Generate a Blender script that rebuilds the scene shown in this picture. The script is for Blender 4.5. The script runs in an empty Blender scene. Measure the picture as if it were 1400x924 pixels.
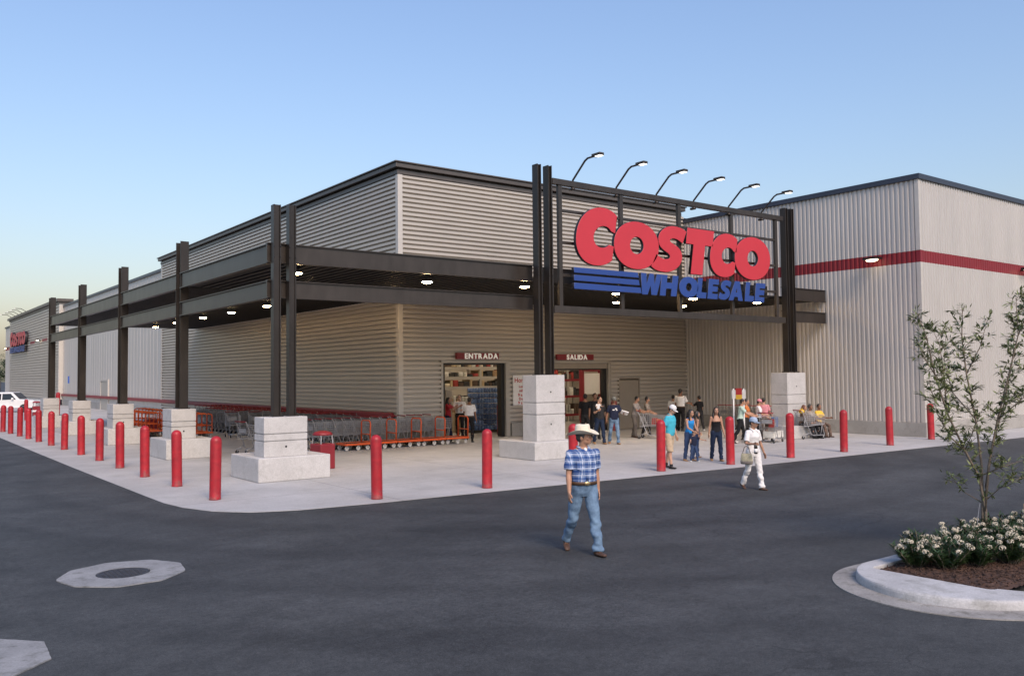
import bpy, bmesh, math, random
from mathutils import Vector, Matrix, Euler
random.seed(7)
R=math.radians
SC=bpy.context.scene
COL=SC.collection
# ---------------------------------------------------------------- camera model (solved from the photograph)
CM=Matrix(((0.7968830723980076,-0.6040386743302221,-0.010707419805897886),(0.01729592565418333,0.04052695878029763,-0.9990287366076037),(0.6038859328393705,0.7959238943048563,0.04274265543125796)))
FPX=1182.940748541499
CH=2.55
cam=bpy.data.cameras.new('camera'); co=bpy.data.objects.new('camera',cam); COL.objects.link(co)
rt,dn,fw=CM[0],CM[1],CM[2]
m3=Matrix((rt,-dn,-fw)).transposed()
co.matrix_world=Matrix.Translation((0,0,CH))@m3.to_4x4()
cam.sensor_width=36; cam.lens=FPX/1400*36; cam.clip_start=.1; cam.clip_end=3000
SC.camera=co
def ray(px,py): return CM.transposed()@Vector(((px-700)/FPX,(py-462)/FPX,1))
def gnd(px,py,z=0.02):
    v=ray(px,py); t=(z-CH)/v.z; return Vector((v.x*t,v.y*t,z))
SW=0.008   # pavement height
# ---------------------------------------------------------------- object helpers
def tag(o,label=None,cat=None,group=None,kind=None):
    if label: o['label']=label
    if cat: o['category']=cat
    if group: o['group']=group
    if kind: o['kind']=kind
    return o
def thing(name,label,cat,loc=(0,0,0),rz=0,group=None):
    o=bpy.data.objects.new(name,None); COL.objects.link(o); o.empty_display_size=.2
    o.location=loc; o.rotation_euler=(0,0,rz)
    return tag(o,label,cat,group)
def link(name,me,mat,parent=None,smooth=False):
    o=bpy.data.objects.new(name,me); COL.objects.link(o)
    if mat is not None:
        me.materials.clear(); me.materials.append(mat)
    if parent is not None: o.parent=parent
    if smooth:
        for p in me.polygons: p.use_smooth=True
    return o
class MB:
    def __init__(s,org=(0,0,0)): s.v=[]; s.f=[]; s.o=Vector(org)
    def add(s,vs,fs):
        n=len(s.v); s.v+= [tuple(Vector(v)-s.o) for v in vs]; s.f+=[tuple(i+n for i in f) for f in fs]; return s
    def box(s,x0,y0,z0,x1,y1,z1):
        return s.add([(x0,y0,z0),(x1,y0,z0),(x1,y1,z0),(x0,y1,z0),(x0,y0,z1),(x1,y0,z1),(x1,y1,z1),(x0,y1,z1)],[(0,3,2,1),(4,5,6,7),(0,1,5,4),(1,2,6,5),(2,3,7,6),(3,0,4,7)])
    def quad(s,*p): return s.add(p,[tuple(range(len(p)))])
    def bar(s,a,b,w,h=None,ref=None):
        a=Vector(a);b=Vector(b);t=(b-a).normalized(); h=h or w
        ref=Vector(ref) if ref else (Vector((0,0,1)) if abs(t.z)<.9 else Vector((1,0,0)))
        u=t.cross(ref).normalized(); v=u.cross(t)
        q=[(-1,-1),(1,-1),(1,1),(-1,1)]
        return s.add([p+u*i*w/2+v*j*h/2 for p in (a,b) for i,j in q],[(0,1,2,3),(7,6,5,4),(0,4,5,1),(1,5,6,2),(2,6,7,3),(3,7,4,0)])
    def tube(s,pts,r,n=8,ref=(1,0,0),caps=True):
        pts=[Vector(p) for p in pts]; rr=r if isinstance(r,(list,tuple)) else [r]*len(pts)
        vs=[];fs=[]
        ref=Vector(ref)
        for i,p in enumerate(pts):
            t=(pts[min(i+1,len(pts)-1)]-pts[max(i-1,0)]).normalized()
            rf=ref if abs(t.dot(ref))<.92 else Vector((0,1,0)) if abs(t.y)<.92 else Vector((0,0,1))
            u=(rf-t*rf.dot(t)).normalized(); v=t.cross(u)
            ra=rr[i]; ra,rb=(ra if isinstance(ra,(tuple,list)) else (ra,ra))
            for k in range(n):
                an=2*math.pi*k/n; vs.append(p+u*math.cos(an)*ra+v*math.sin(an)*rb)
        for i in range(len(pts)-1):
            for k in range(n):
                a=i*n+k;b=i*n+(k+1)%n; fs.append((a,b,b+n,a+n))
        if caps:
            fs.append(tuple(reversed(range(n)))); fs.append(tuple(range((len(pts)-1)*n,len(pts)*n)))
        return s.add(vs,fs)
    def ell(s,c,r,rot=None,nu=14,nv=9):
        c=Vector(c); mt=Euler(rot).to_matrix() if rot else Matrix.Identity(3)
        r=r if isinstance(r,(tuple,list)) else (r,r,r)
        vs=[c+mt@Vector((0,0,r[2]))];fs=[]
        for i in range(1,nv):
            th=math.pi*i/nv
            for k in range(nu):
                ph=2*math.pi*k/nu; vs.append(c+mt@Vector((r[0]*math.sin(th)*math.cos(ph),r[1]*math.sin(th)*math.sin(ph),r[2]*math.cos(th))))
        vs.append(c+mt@Vector((0,0,-r[2])))
        for k in range(nu): fs.append((0,1+k,1+(k+1)%nu))
        for i in range(nv-2):
            for k in range(nu):
                a=1+i*nu+k;b=1+i*nu+(k+1)%nu; fs.append((a,a+nu,b+nu,b))
        l=len(vs)-1;a=1+(nv-2)*nu
        for k in range(nu): fs.append((a+k,l,a+(k+1)%nu))
        return s.add(vs,fs)
    def lathe(s,prof,c=(0,0,0),n=24,sx=1,sy=1):
        c=Vector(c);vs=[];fs=[]
        for r,z in prof:
            for k in range(n):
                an=2*math.pi*k/n; vs.append(c+Vector((r*math.cos(an)*sx,r*math.sin(an)*sy,z)))
        m=len(prof)
        for i in range(m-1):
            for k in range(n):
                a=i*n+k;b=i*n+(k+1)%n; fs.append((a,b,b+n,a+n))
        fs.append(tuple(range(n-1,-1,-1))); fs.append(tuple(range((m-1)*n,m*n)))
        return s.add(vs,fs)
    def prism(s,poly,z0,z1):
        n=len(poly); vs=[(x,y,z0) for x,y in poly]+[(x,y,z1) for x,y in poly]
        fs=[tuple(range(n-1,-1,-1)),tuple(range(n,2*n))]+[(i,(i+1)%n,(i+1)%n+n,i+n) for i in range(n)]
        return s.add(vs,fs)
    def mesh(s,name):
        me=bpy.data.meshes.new(name); me.from_pydata(s.v,[],s.f); me.update(); return me
    def build(s,name,mat,parent=None,smooth=False,bevel=0,seg=2):
        o=link(name,s.mesh(name),mat,parent,smooth)
        if bevel:
            b=o.modifiers.new('bevel','BEVEL'); b.width=bevel; b.segments=seg; b.limit_method='ANGLE'
        return o
def kids(o): return [c for c in bpy.data.objects if c.parent==o]
def copy_tree(src,loc,rz,label,group=None,kidmap=None):
    r=src.copy(); COL.objects.link(r); r.location=loc; r.rotation_euler=(0,0,rz); r['label']=label
    if group: r['group']=group
    def rec(a,b):
        for ch in kidmap[a.name]:
            c=ch.copy(); COL.objects.link(c); c.parent=b; rec(ch,c)
    rec(src,r); return r
def make_kidmap(root):
    d={}
    def rec(o):
        d[o.name]=kids(o)
        for c in d[o.name]: rec(c)
    rec(root); return d
ORD=['','first','second','third','fourth','fifth','sixth','seventh','eighth','ninth','tenth','eleventh','twelfth','thirteenth','fourteenth','fifteenth','sixteenth','seventeenth','eighteenth','nineteenth','twentieth','twenty-first','twenty-second','twenty-third','twenty-fourth','twenty-fifth','twenty-sixth','twenty-seventh','twenty-eighth','twenty-ninth','thirtieth']
# ---------------------------------------------------------------- materials
def lk(nt,a,b): nt.links.new(a,b)
def mat(name,col,rough=.6,metal=0.,var=.18,scale=4.,bump=0.,bscale=60.,emit=None,estr=0.,tint=None,streak=None,rnd=.0,coat=0.,spec=.5):
    m=bpy.data.materials.new(name); m.use_nodes=True; nt=m.node_tree; b=nt.nodes['Principled BSDF']
    b.inputs['Roughness'].default_value=rough; b.inputs['Metallic'].default_value=metal
    b.inputs['Coat Weight'].default_value=coat; b.inputs['Specular IOR Level'].default_value=spec
    tc=nt.nodes.new('ShaderNodeTexCoord'); src=tc.outputs['Object']
    if streak:
        mp=nt.nodes.new('ShaderNodeMapping'); mp.inputs['Scale'].default_value=streak; lk(nt,src,mp.inputs[0]); src=mp.outputs[0]
    n=nt.nodes.new('ShaderNodeTexNoise'); n.inputs['Scale'].default_value=scale; n.inputs['Detail'].default_value=8; n.inputs['Roughness'].default_value=.62; lk(nt,src,n.inputs['Vector'])
    mx=nt.nodes.new('ShaderNodeMix'); mx.data_type='RGBA'
    c=Vector(col[:3]); t=Vector(tint) if tint else c
    lo=t*(1-var) if tint else c*(1-var); hi=c*(1+var)
    mx.inputs[6].default_value=(*lo,1); mx.inputs[7].default_value=(*hi,1)
    mr=nt.nodes.new('ShaderNodeMapRange'); mr.inputs[1].default_value=.3; mr.inputs[2].default_value=.7; lk(nt,n.outputs[0],mr.inputs[0]); lk(nt,mr.outputs[0],mx.inputs[0])
    out=mx.outputs[2]
    if rnd:
        oi=nt.nodes.new('ShaderNodeObjectInfo'); h=nt.nodes.new('ShaderNodeHueSaturation'); r2=nt.nodes.new('ShaderNodeMapRange'); r2.inputs[3].default_value=1-rnd; r2.inputs[4].default_value=1+rnd
        lk(nt,oi.outputs['Random'],r2.inputs[0]); lk(nt,r2.outputs[0],h.inputs['Value']); lk(nt,out,h.inputs['Color']); out=h.outputs[0]
    lk(nt,out,b.inputs['Base Color'])
    rr=nt.nodes.new('ShaderNodeMapRange'); rr.inputs[3].default_value=max(0,rough-.1); rr.inputs[4].default_value=min(1,rough+.1); lk(nt,n.outputs[0],rr.inputs[0]); lk(nt,rr.outputs[0],b.inputs['Roughness'])
    if bump:
        n2=nt.nodes.new('ShaderNodeTexNoise'); n2.inputs['Scale'].default_value=bscale; n2.inputs['Detail'].default_value=5; lk(nt,tc.outputs['Object'],n2.inputs['Vector'])
        bp=nt.nodes.new('ShaderNodeBump'); bp.inputs['Strength'].default_value=bump; bp.inputs['Distance'].default_value=.02; lk(nt,n2.outputs[0],bp.inputs['Height']); lk(nt,bp.outputs[0],b.inputs['Normal'])
    if emit:
        b.inputs['Emission Color'].default_value=(*emit,1); b.inputs['Emission Strength'].default_value=estr
    return m
MT={}
MT['siding']=mat('grey_horizontal_siding',(.51,.465,.405),.40,.28,.06,1.2,streak=(.3,.3,1))
MT['siding_v']=mat('pale_vertical_siding',(.54,.515,.48),.45,.25,.06,1.,streak=(1,1,.15))
MT['trim']=mat('pale_corner_trim',(.55,.52,.47),.45,.2,.05)
MT['cornice']=mat('dark_bronze_cornice',(.115,.10,.088),.4,.4,.12,2.)
MT['coping']=mat('dark_blue_coping',(.05,.06,.085),.4,.4,.1,2.)
MT['bronze']=mat('dark_bronze_steel',(.062,.052,.045),.36,.5,.2,3.,streak=(1,1,.4))
MT['column']=mat('near_black_column_steel',(.040,.034,.030),.36,.5,.2,3.,streak=(1,1,.4))
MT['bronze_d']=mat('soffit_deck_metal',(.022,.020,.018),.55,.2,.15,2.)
MT['band']=mat('red_band_paint',(.22,.014,.022),.5,0,.08,2.)
MT['red']=mat('red_plastic',(.39,.013,.022),.46,0,.12,7.,tint=(.30,.012,.020),rnd=.12,bump=.12,bscale=35.)
def grime(m,h=.28):
    nt=m.node_tree; b=nt.nodes['Principled BSDF']; src=b.inputs['Base Color'].links[0].from_socket; tc=nt.nodes['Texture Coordinate']
    sp=nt.nodes.new('ShaderNodeSeparateXYZ'); lk(nt,tc.outputs['Object'],sp.inputs[0]); oi=nt.nodes.new('ShaderNodeObjectInfo'); va=nt.nodes.new('ShaderNodeVectorMath'); lk(nt,tc.outputs['Object'],va.inputs[0]); cb=nt.nodes.new('ShaderNodeCombineXYZ'); ml=nt.nodes.new('ShaderNodeMath'); ml.operation='MULTIPLY'; ml.inputs[1].default_value=40; lk(nt,oi.outputs['Random'],ml.inputs[0]); lk(nt,ml.outputs[0],cb.inputs[0]); lk(nt,cb.outputs[0],va.inputs[1])
    n=nt.nodes.new('ShaderNodeTexNoise'); n.inputs['Scale'].default_value=9; n.inputs['Detail'].default_value=7; lk(nt,va.outputs[0],n.inputs[0])
    r=nt.nodes.new('ShaderNodeMapRange'); r.inputs[1].default_value=0; r.inputs[2].default_value=h; r.inputs[3].default_value=.62; r.inputs[4].default_value=.30; lk(nt,sp.outputs[2],r.inputs[0])
    c=nt.nodes.new('ShaderNodeMath'); c.operation='LESS_THAN'; s=nt.nodes.new('ShaderNodeMath'); s.operation='SUBTRACT'; lk(nt,r.outputs[0],s.inputs[0]); lk(nt,n.outputs[0],s.inputs[1]); q=nt.nodes.new('ShaderNodeMapRange'); q.inputs[1].default_value=-.02; q.inputs[2].default_value=.12; q.inputs[4].default_value=.55; lk(nt,s.outputs[0],q.inputs[0])
    x=nt.nodes.new('ShaderNodeMix'); x.data_type='RGBA'; lk(nt,q.outputs[0],x.inputs[0]); lk(nt,src,x.inputs[6]); x.inputs[7].default_value=(.16,.075,.065,1); lk(nt,x.outputs[2],b.inputs['Base Color'])
grime(MT['red'])
MT['signred']=mat('sign_red',(.50,.030,.045),.45,0,.05,1.)
MT['signblue']=mat('sign_blue',(.018,.055,.235),.45,0,.05,1.)
MT['signside']=mat('sign_letter_return',(.02,.02,.025),.5)
MT['white']=mat('white_paint',(.75,.74,.72),.5,0,.05)
MT['letterwhite']=mat('white_letter',(.85,.84,.8),.5,0,.02,emit=(1,.93,.8),estr=.15)
MT['signplate']=mat('dark_red_plate',(.22,.015,.02),.4,0,.1)
MT['poster']=mat('poster_white',(.78,.77,.76),.6,0,.03)
MT['postred']=mat('poster_red',(.45,.03,.03),.6,0,.03)
MT['door']=mat('tan_door_paint',(.30,.265,.22),.5,0,.06,2.)
MT['doorframe']=mat('pale_door_frame',(.45,.42,.37),.4,.3,.05)
MT['darkframe']=mat('black_frame',(.02,.02,.02),.4,.3,.1)
MT['steel']=mat('galvanised_wire',(.36,.36,.37),.4,.3,.15,6.,rnd=.1)
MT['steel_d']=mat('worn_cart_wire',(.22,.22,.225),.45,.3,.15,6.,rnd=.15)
MT['tyre']=mat('black_rubber',(.02,.02,.02),.8,0,.2)
MT['wheelw']=mat('white_caster',(.55,.53,.5),.5,0,.2,12.)
MT['orange']=mat('orange_paint',(.68,.10,.018),.45,0,.1,6.,rnd=.08)
MT['deckwood']=mat('dark_cart_deck',(.05,.045,.04),.8,0,.3,6.)
MT['lamp']=mat('lit_lamp',(.9,.9,.9),.4,0,0,emit=(1,.66,.33),estr=84.)
MT['lampsign']=mat('lit_sign_lamp',(.9,.9,.9),.4,0,0,emit=(1,.93,.82),estr=2.5)
MT['lampw']=mat('lit_wall_lamp',(.9,.9,.9),.4,0,0,emit=(1,.78,.52),estr=4.)
MT['tubelamp']=mat('lit_interior_lamp',(.9,.9,.9),.4,0,0,emit=(1,.86,.68),estr=26.)
MT['inwall']=mat('interior_wall_paint',(.42,.37,.30),.8,0,.1,1.)
MT['infloor']=mat('interior_floor',(.22,.2,.18),.5,0,.15,1.)
MT['glass']=mat('dark_vehicle_glass',(.015,.02,.025),.06,0,.1)
MT['carwhite']=mat('white_car_paint',(.72,.72,.71),.3,0,.04,coat=.6)
MT['rim']=mat('alloy_rim',(.4,.4,.42),.3,.8,.1)
MT['bark']=mat('young_bark',(.16,.13,.10),.85,0,.3,20.,bump=.4)
MT['leaf']=mat('sapling_leaf',(.17,.20,.08),.5,0,.3,9.,tint=(.10,.13,.055))
MT['leaf2']=mat('shrub_leaf',(.028,.06,.016),.5,0,.4,9.)
MT['petal']=mat('white_petal',(.66,.61,.50),.6,0,.12,30.)
MT['stake']=mat('bare_wood_stake',(.42,.27,.15),.8,0,.25,12.,streak=(6,6,1))
MT['navy']=mat('navy_plastic',(.018,.035,.11),.5,0,.2,rnd=.2)
MT['blue']=mat('blue_pack_plastic',(.03,.10,.32),.35,0,.3,14.,tint=(.25,.34,.5),rnd=.35)
MT['bluesign']=mat('blue_sign_plate',(.03,.10,.42),.5)
MT['yellow']=mat('yellow_plate',(.75,.48,.05),.5)
def principled_ramp(m): return m.node_tree
# concrete: blotchy, stained, fine pores
def concrete(name,lo,hi,scale=.6,joint=0,bump=.25,rough=.8,spots=.25):
    m=bpy.data.materials.new(name); m.use_nodes=True; nt=m.node_tree; b=nt.nodes['Principled BSDF']; b.inputs['Roughness'].default_value=rough; b.inputs['Specular IOR Level'].default_value=.35
    tc=nt.nodes.new('ShaderNodeTexCoord'); P=tc.outputs['Object']
    def noise(s,d=8,r=.6,src=P):
        n=nt.nodes.new('ShaderNodeTexNoise'); n.inputs['Scale'].default_value=s; n.inputs['Detail'].default_value=d; n.inputs['Roughness'].default_value=r; lk(nt,src,n.inputs['Vector']); return n.outputs[0]
    def ramp(f,a,c0,c1,d):
        r=nt.nodes.new('ShaderNodeValToRGB'); r.color_ramp.elements[0].position=a; r.color_ramp.elements[1].position=d; r.color_ramp.elements[0].color=(*c0,1); r.color_ramp.elements[1].color=(*c1,1); lk(nt,f,r.inputs[0]); return r.outputs[0]
    def mix(f,a,c,mode='MIX'):
        x=nt.nodes.new('ShaderNodeMix'); x.data_type='RGBA'; x.blend_type=mode
        if hasattr(f,'links'): lk(nt,f,x.inputs[0])
        else: x.inputs[0].default_value=f
        for i,vv in ((6,a),(7,c)):
            if hasattr(vv,'links'): lk(nt,vv,x.inputs[i])
            else: x.inputs[i].default_value=(*vv,1)
        return x.outputs[2]
    c=ramp(noise(scale,10,.65),.33,lo,hi,.68)
    fine=ramp(noise(45,4,.7),.3,(.82,.82,.82),(1.12,1.12,1.12),.7); c=mix(1,c,fine,'MULTIPLY')
    st=ramp(noise(scale*3.2,6,.7),.52,(1,1,1),(1-spots,1-spots,1-spots*1.1),.66); c=mix(1,c,st,'MULTIPLY')
    if joint:
        sp=nt.nodes.new('ShaderNodeSeparateXYZ'); lk(nt,P,sp.inputs[0]); fs=None
        for ax in (0,1):
            d=nt.nodes.new('ShaderNodeMath'); d.operation='PINGPONG'; d.inputs[1].default_value=joint/2; lk(nt,sp.outputs[ax],d.inputs[0])
            l=nt.nodes.new('ShaderNodeMath'); l.operation='LESS_THAN'; l.inputs[1].default_value=.012; lk(nt,d.outputs[0],l.inputs[0])
            if fs is None: fs=l.outputs[0]
            else:
                mxx=nt.nodes.new('ShaderNodeMath'); mxx.operation='MAXIMUM'; lk(nt,fs,mxx.inputs[0]); lk(nt,l.outputs[0],mxx.inputs[1]); fs=mxx.outputs[0]
        dk=nt.nodes.new('ShaderNodeMath'); dk.operation='MULTIPLY'; dk.inputs[1].default_value=.6; lk(nt,fs,dk.inputs[0])
        c=mix(dk.outputs[0],c,(.1,.095,.09))
    lk(nt,c,b.inputs['Base Color'])
    bp=nt.nodes.new('ShaderNodeBump'); bp.inputs['Strength'].default_value=bump; bp.inputs['Distance'].default_value=.01; lk(nt,noise(70,6,.7),bp.inputs['Height']); lk(nt,bp.outputs[0],b.inputs['Normal'])
    return m
MT['pave']=concrete('pavement_concrete',(.35,.348,.342),(.48,.475,.468),.35,joint=4.5,spots=.12)
MT['block']=concrete('cast_concrete',(.44,.43,.415),(.55,.54,.525),1.2,spots=.12)
MT['plinth']=concrete('plinth_concrete',(.30,.29,.265),(.40,.385,.36),.8,spots=.15)
MT['kerb']=concrete('kerb_concrete',(.36,.36,.36),(.52,.52,.52),1.0,spots=.25)
MT['gutter']=concrete('gutter_concrete',(.22,.21,.2),(.36,.35,.33),1.6,spots=.4)
MT['collar']=concrete('manhole_collar_concrete',(.20,.205,.21),(.32,.325,.33),1.5,spots=.35)
MT['cast']=mat('cast_iron_cover',(.05,.05,.055),.6,.4,.3,6.,bump=.6,bscale=40)
# asphalt
def asphalt():
    m=concrete('asphalt',(.050,.054,.056),(.073,.077,.078),.12,bump=.55,rough=.74,spots=.18)
    nt=m.node_tree; b=nt.nodes['Principled BSDF']; old=b.inputs['Base Color'].links[0].from_socket
    tc=nt.nodes['Texture Coordinate']
    # long soft streaks left by paving and traffic
    mp=nt.nodes.new('ShaderNodeMapping'); mp.inputs['Rotation'].default_value=(0,0,R(3)); mp.inputs['Scale'].default_value=(.05,.9,1); lk(nt,tc.outputs['Object'],mp.inputs[0])
    n=nt.nodes.new('ShaderNodeTexNoise'); n.inputs['Scale'].default_value=.8; n.inputs['Detail'].default_value=7; lk(nt,mp.outputs[0],n.inputs[0])
    r=nt.nodes.new('ShaderNodeMapRange'); r.inputs[1].default_value=.35; r.inputs[2].default_value=.68; r.inputs[3].default_value=.88; r.inputs[4].default_value=1.12; lk(nt,n.outputs[0],r.inputs[0])
    x=nt.nodes.new('ShaderNodeMix'); x.data_type='RGBA'; x.blend_type='MULTIPLY'; x.inputs[0].default_value=1; lk(nt,old,x.inputs[6]); lk(nt,r.outputs[0],x.inputs[7])
    # coarse aggregate speckle
    v=nt.nodes.new('ShaderNodeTexVoronoi'); v.inputs['Scale'].default_value=110; lk(nt,tc.outputs['Object'],v.inputs[0])
    r2=nt.nodes.new('ShaderNodeMapRange'); r2.inputs[3].default_value=1.3; r2.inputs[4].default_value=.75; r2.inputs[1].default_value=.05; r2.inputs[2].default_value=.6; lk(nt,v.outputs['Distance'],r2.inputs[0])
    y=nt.nodes.new('ShaderNodeMix'); y.data_type='RGBA'; y.blend_type='MULTIPLY'; y.inputs[0].default_value=1; lk(nt,x.outputs[2],y.inputs[6]); lk(nt,r2.outputs[0],y.inputs[7])
    cur=y.outputs[2]
    for s_,lo_,hi_,a0,a1,rg in ((.55,.86,1.12,.38,.62,.6),(3.2,.84,1.14,.35,.65,.7),(14.,.76,1.24,.35,.65,.75),(60.,.6,1.4,.35,.65,.8)):
        q=nt.nodes.new('ShaderNodeTexNoise'); q.inputs['Scale'].default_value=s_; q.inputs['Detail'].default_value=5; q.inputs['Roughness'].default_value=rg; lk(nt,tc.outputs['Object'],q.inputs[0])
        g=nt.nodes.new('ShaderNodeMapRange'); g.inputs[1].default_value=a0; g.inputs[2].default_value=a1; g.inputs[3].default_value=lo_; g.inputs[4].default_value=hi_; lk(nt,q.outputs[0],g.inputs[0])
        z=nt.nodes.new('ShaderNodeMix'); z.data_type='RGBA'; z.blend_type='MULTIPLY'; z.inputs[0].default_value=1; lk(nt,cur,z.inputs[6]); lk(nt,g.outputs[0],z.inputs[7]); cur=z.outputs[2]
    # scattered oil drips
    v2=nt.nodes.new('ShaderNodeTexVoronoi'); v2.inputs['Scale'].default_value=.55; nz=nt.nodes.new('ShaderNodeTexNoise'); nz.inputs['Scale'].default_value=6; lk(nt,tc.outputs['Object'],nz.inputs[0])
    ad=nt.nodes.new('ShaderNodeMix'); ad.data_type='RGBA'; ad.blend_type='ADD'; ad.inputs[0].default_value=.22; lk(nt,tc.outputs['Object'],ad.inputs[6]); lk(nt,nz.outputs['Color'],ad.inputs[7]); lk(nt,ad.outputs[2],v2.inputs[0])
    g=nt.nodes.new('ShaderNodeMapRange'); g.inputs[1].default_value=.03; g.inputs[2].default_value=.16; g.inputs[3].default_value=.72; g.inputs[4].default_value=1; lk(nt,v2.outputs['Distance'],g.inputs[0])
    z=nt.nodes.new('ShaderNodeMix'); z.data_type='RGBA'; z.blend_type='MULTIPLY'; z.inputs[0].default_value=1; lk(nt,cur,z.inputs[6]); lk(nt,g.outputs[0],z.inputs[7]); cur=z.outputs[2]
    # old tyre sweeps: broad faint arcs round the corner
    mp2=nt.nodes.new('ShaderNodeMapping'); mp2.inputs['Location'].default_value=(-16,-22,0); lk(nt,tc.outputs['Object'],mp2.inputs[0])
    wv=nt.nodes.new('ShaderNodeTexWave'); wv.wave_type='RINGS'; wv.rings_direction='Z'; wv.inputs['Scale'].default_value=.16; wv.inputs['Distortion'].default_value=1.2; wv.inputs['Detail'].default_value=3; lk(nt,mp2.outputs[0],wv.inputs[0])
    g=nt.nodes.new('ShaderNodeMapRange'); g.inputs[1].default_value=.55; g.inputs[2].default_value=1; g.inputs[3].default_value=1; g.inputs[4].default_value=.80; lk(nt,wv.outputs['Fac'],g.inputs[0])
    z=nt.nodes.new('ShaderNodeMix'); z.data_type='RGBA'; z.blend_type='MULTIPLY'; z.inputs[0].default_value=1; lk(nt,cur,z.inputs[6]); lk(nt,g.outputs[0],z.inputs[7]); cur=z.outputs[2]
    # fine wandering cracks, only where the surface is tired
    v3=nt.nodes.new('ShaderNodeTexVoronoi'); v3.feature='DISTANCE_TO_EDGE'; v3.inputs['Scale'].default_value=.33; n3=nt.nodes.new('ShaderNodeTexNoise'); n3.inputs['Scale'].default_value=1.1; n3.inputs['Detail'].default_value=7; lk(nt,tc.outputs['Object'],n3.inputs[0])
    ad2=nt.nodes.new('ShaderNodeMix'); ad2.data_type='RGBA'; ad2.blend_type='ADD'; ad2.inputs[0].default_value=1.0; lk(nt,tc.outputs['Object'],ad2.inputs[6]); lk(nt,n3.outputs['Color'],ad2.inputs[7]); lk(nt,ad2.outputs[2],v3.inputs[0])
    g=nt.nodes.new('ShaderNodeMapRange'); g.inputs[1].default_value=.002; g.inputs[2].default_value=.008; g.inputs[3].default_value=.72; g.inputs[4].default_value=1; lk(nt,v3.outputs['Distance'],g.inputs[0])
    n4=nt.nodes.new('ShaderNodeTexNoise'); n4.inputs['Scale'].default_value=.16; lk(nt,tc.outputs['Object'],n4.inputs[0]); g2=nt.nodes.new('ShaderNodeMapRange'); g2.inputs[1].default_value=.50; g2.inputs[2].default_value=.58; lk(nt,n4.outputs[0],g2.inputs[0])
    z=nt.nodes.new('ShaderNodeMix'); z.data_type='RGBA'; z.blend_type='MULTIPLY'; lk(nt,g2.outputs[0],z.inputs[0]); lk(nt,cur,z.inputs[6]); lk(nt,g.outputs[0],z.inputs[7]); cur=z.outputs[2]
    lk(nt,cur,b.inputs['Base Color']); return m
MT['asphalt']=asphalt()
MT['mulch']=mat('bark_mulch',(.075,.04,.026),.9,0,.5,14.,tint=(.03,.016,.011),bump=.8,bscale=30)
# ---------------------------------------------------------------- world, sun, view
w=bpy.data.worlds.new('World'); SC.world=w; w.use_nodes=True
SUN_EL=R(41); SUN_AZ=R(196)    # azimuth measured clockwise from +Y: behind the camera to the right
nt=w.node_tree; bg=nt.nodes['Background']
sk=nt.nodes.new('ShaderNodeTexSky'); sk.sky_type='NISHITA'; sk.sun_disc=False; sk.sun_elevation=SUN_EL; sk.sun_rotation=SUN_AZ; sk.air_density=1.92; sk.dust_density=1.95; sk.ozone_density=6.1
hs=nt.nodes.new('ShaderNodeHueSaturation'); hs.inputs['Saturation'].default_value=.95; tn=nt.nodes.new('ShaderNodeMix'); tn.data_type='RGBA'; tn.blend_type='MULTIPLY'; tn.inputs[0].default_value=1; tn.inputs[7].default_value=(1.01,.975,1.13,1); lk(nt,sk.outputs[0],tn.inputs[6]); lk(nt,tn.outputs[2],hs.inputs['Color']); lk(nt,hs.outputs[0],bg.inputs[0]); bg.inputs[1].default_value=.118
sl=bpy.data.lights.new('sun','SUN'); sl.energy=2.2; sl.angle=R(26); sl.color=(1,.79,.60)
so=bpy.data.objects.new('sun',sl); COL.objects.link(so)
sd=Vector((math.sin(SUN_AZ)*math.cos(SUN_EL),math.cos(SUN_AZ)*math.cos(SUN_EL),math.sin(SUN_EL)))
so.rotation_euler=sd.to_track_quat('Z','Y').to_euler()
SC.view_settings.view_transform='Standard'; SC.view_settings.look='None'; SC.view_settings.exposure=.50; SC.view_settings.gamma=1
# ================================================================= people
def remesh(me,vox,sm=4,name='m'):
    o=bpy.data.objects.new('tmp',me); COL.objects.link(o)
    r=o.modifiers.new('r','REMESH'); r.mode='VOXEL'; r.voxel_size=vox; r.use_smooth_shade=True
    if sm: s=o.modifiers.new('s','SMOOTH'); s.factor=.5; s.iterations=sm
    bpy.context.view_layer.update(); dg=bpy.context.evaluated_depsgraph_get()
    m2=bpy.data.meshes.new_from_object(o.evaluated_get(dg)); m2.name=name
    bpy.data.objects.remove(o); bpy.data.meshes.remove(me)
    for p in m2.polygons: p.use_smooth=True
    return m2
def cloth(name,col,var=.12,scale=14.,rough=.85,**k): return mat(name,col,rough,0,var,scale,bump=.25,bscale=18.,spec=.25,**k)
SK={'tan':mat('tan_skin',(.41,.225,.145),.5,0,.1,18.,spec=.4),'light':mat('light_skin',(.50,.30,.21),.5,0,.1,18.,spec=.4),'brown':mat('brown_skin',(.25,.125,.075),.5,0,.1,18.,spec=.4)}
CL={}
for n,c in dict(white=(.72,.71,.70),cream=(.66,.62,.54),black=(.012,.012,.014),charcoal=(.03,.03,.033),navy=(.015,.02,.045),turq=(.06,.42,.55),tank=(.02,.22,.55),denim=(.035,.06,.13),denimD=(.014,.025,.055),khaki=(.46,.36,.25),mint=(.42,.56,.48),red=(.35,.02,.03),pink=(.62,.25,.28),yellow=(.70,.45,.06),grey=(.30,.27,.25),brown=(.14,.09,.06),greyp=(.17,.15,.135),rose=(.55,.25,.22),orange=(.5,.16,.05),greycap=(.16,.17,.16),lblue=(.33,.42,.55)).items(): CL[n]=cloth(n+'_cloth',c)
CL['print2b']=cloth('olive_bag_cloth',(.42,.38,.26),.35,9.); CL['print']=cloth('printed_cloth',(.30,.26,.22),.75,26.); CL['print2']=cloth('dark_print_cloth',(.13,.09,.07),.8,24.)
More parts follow.
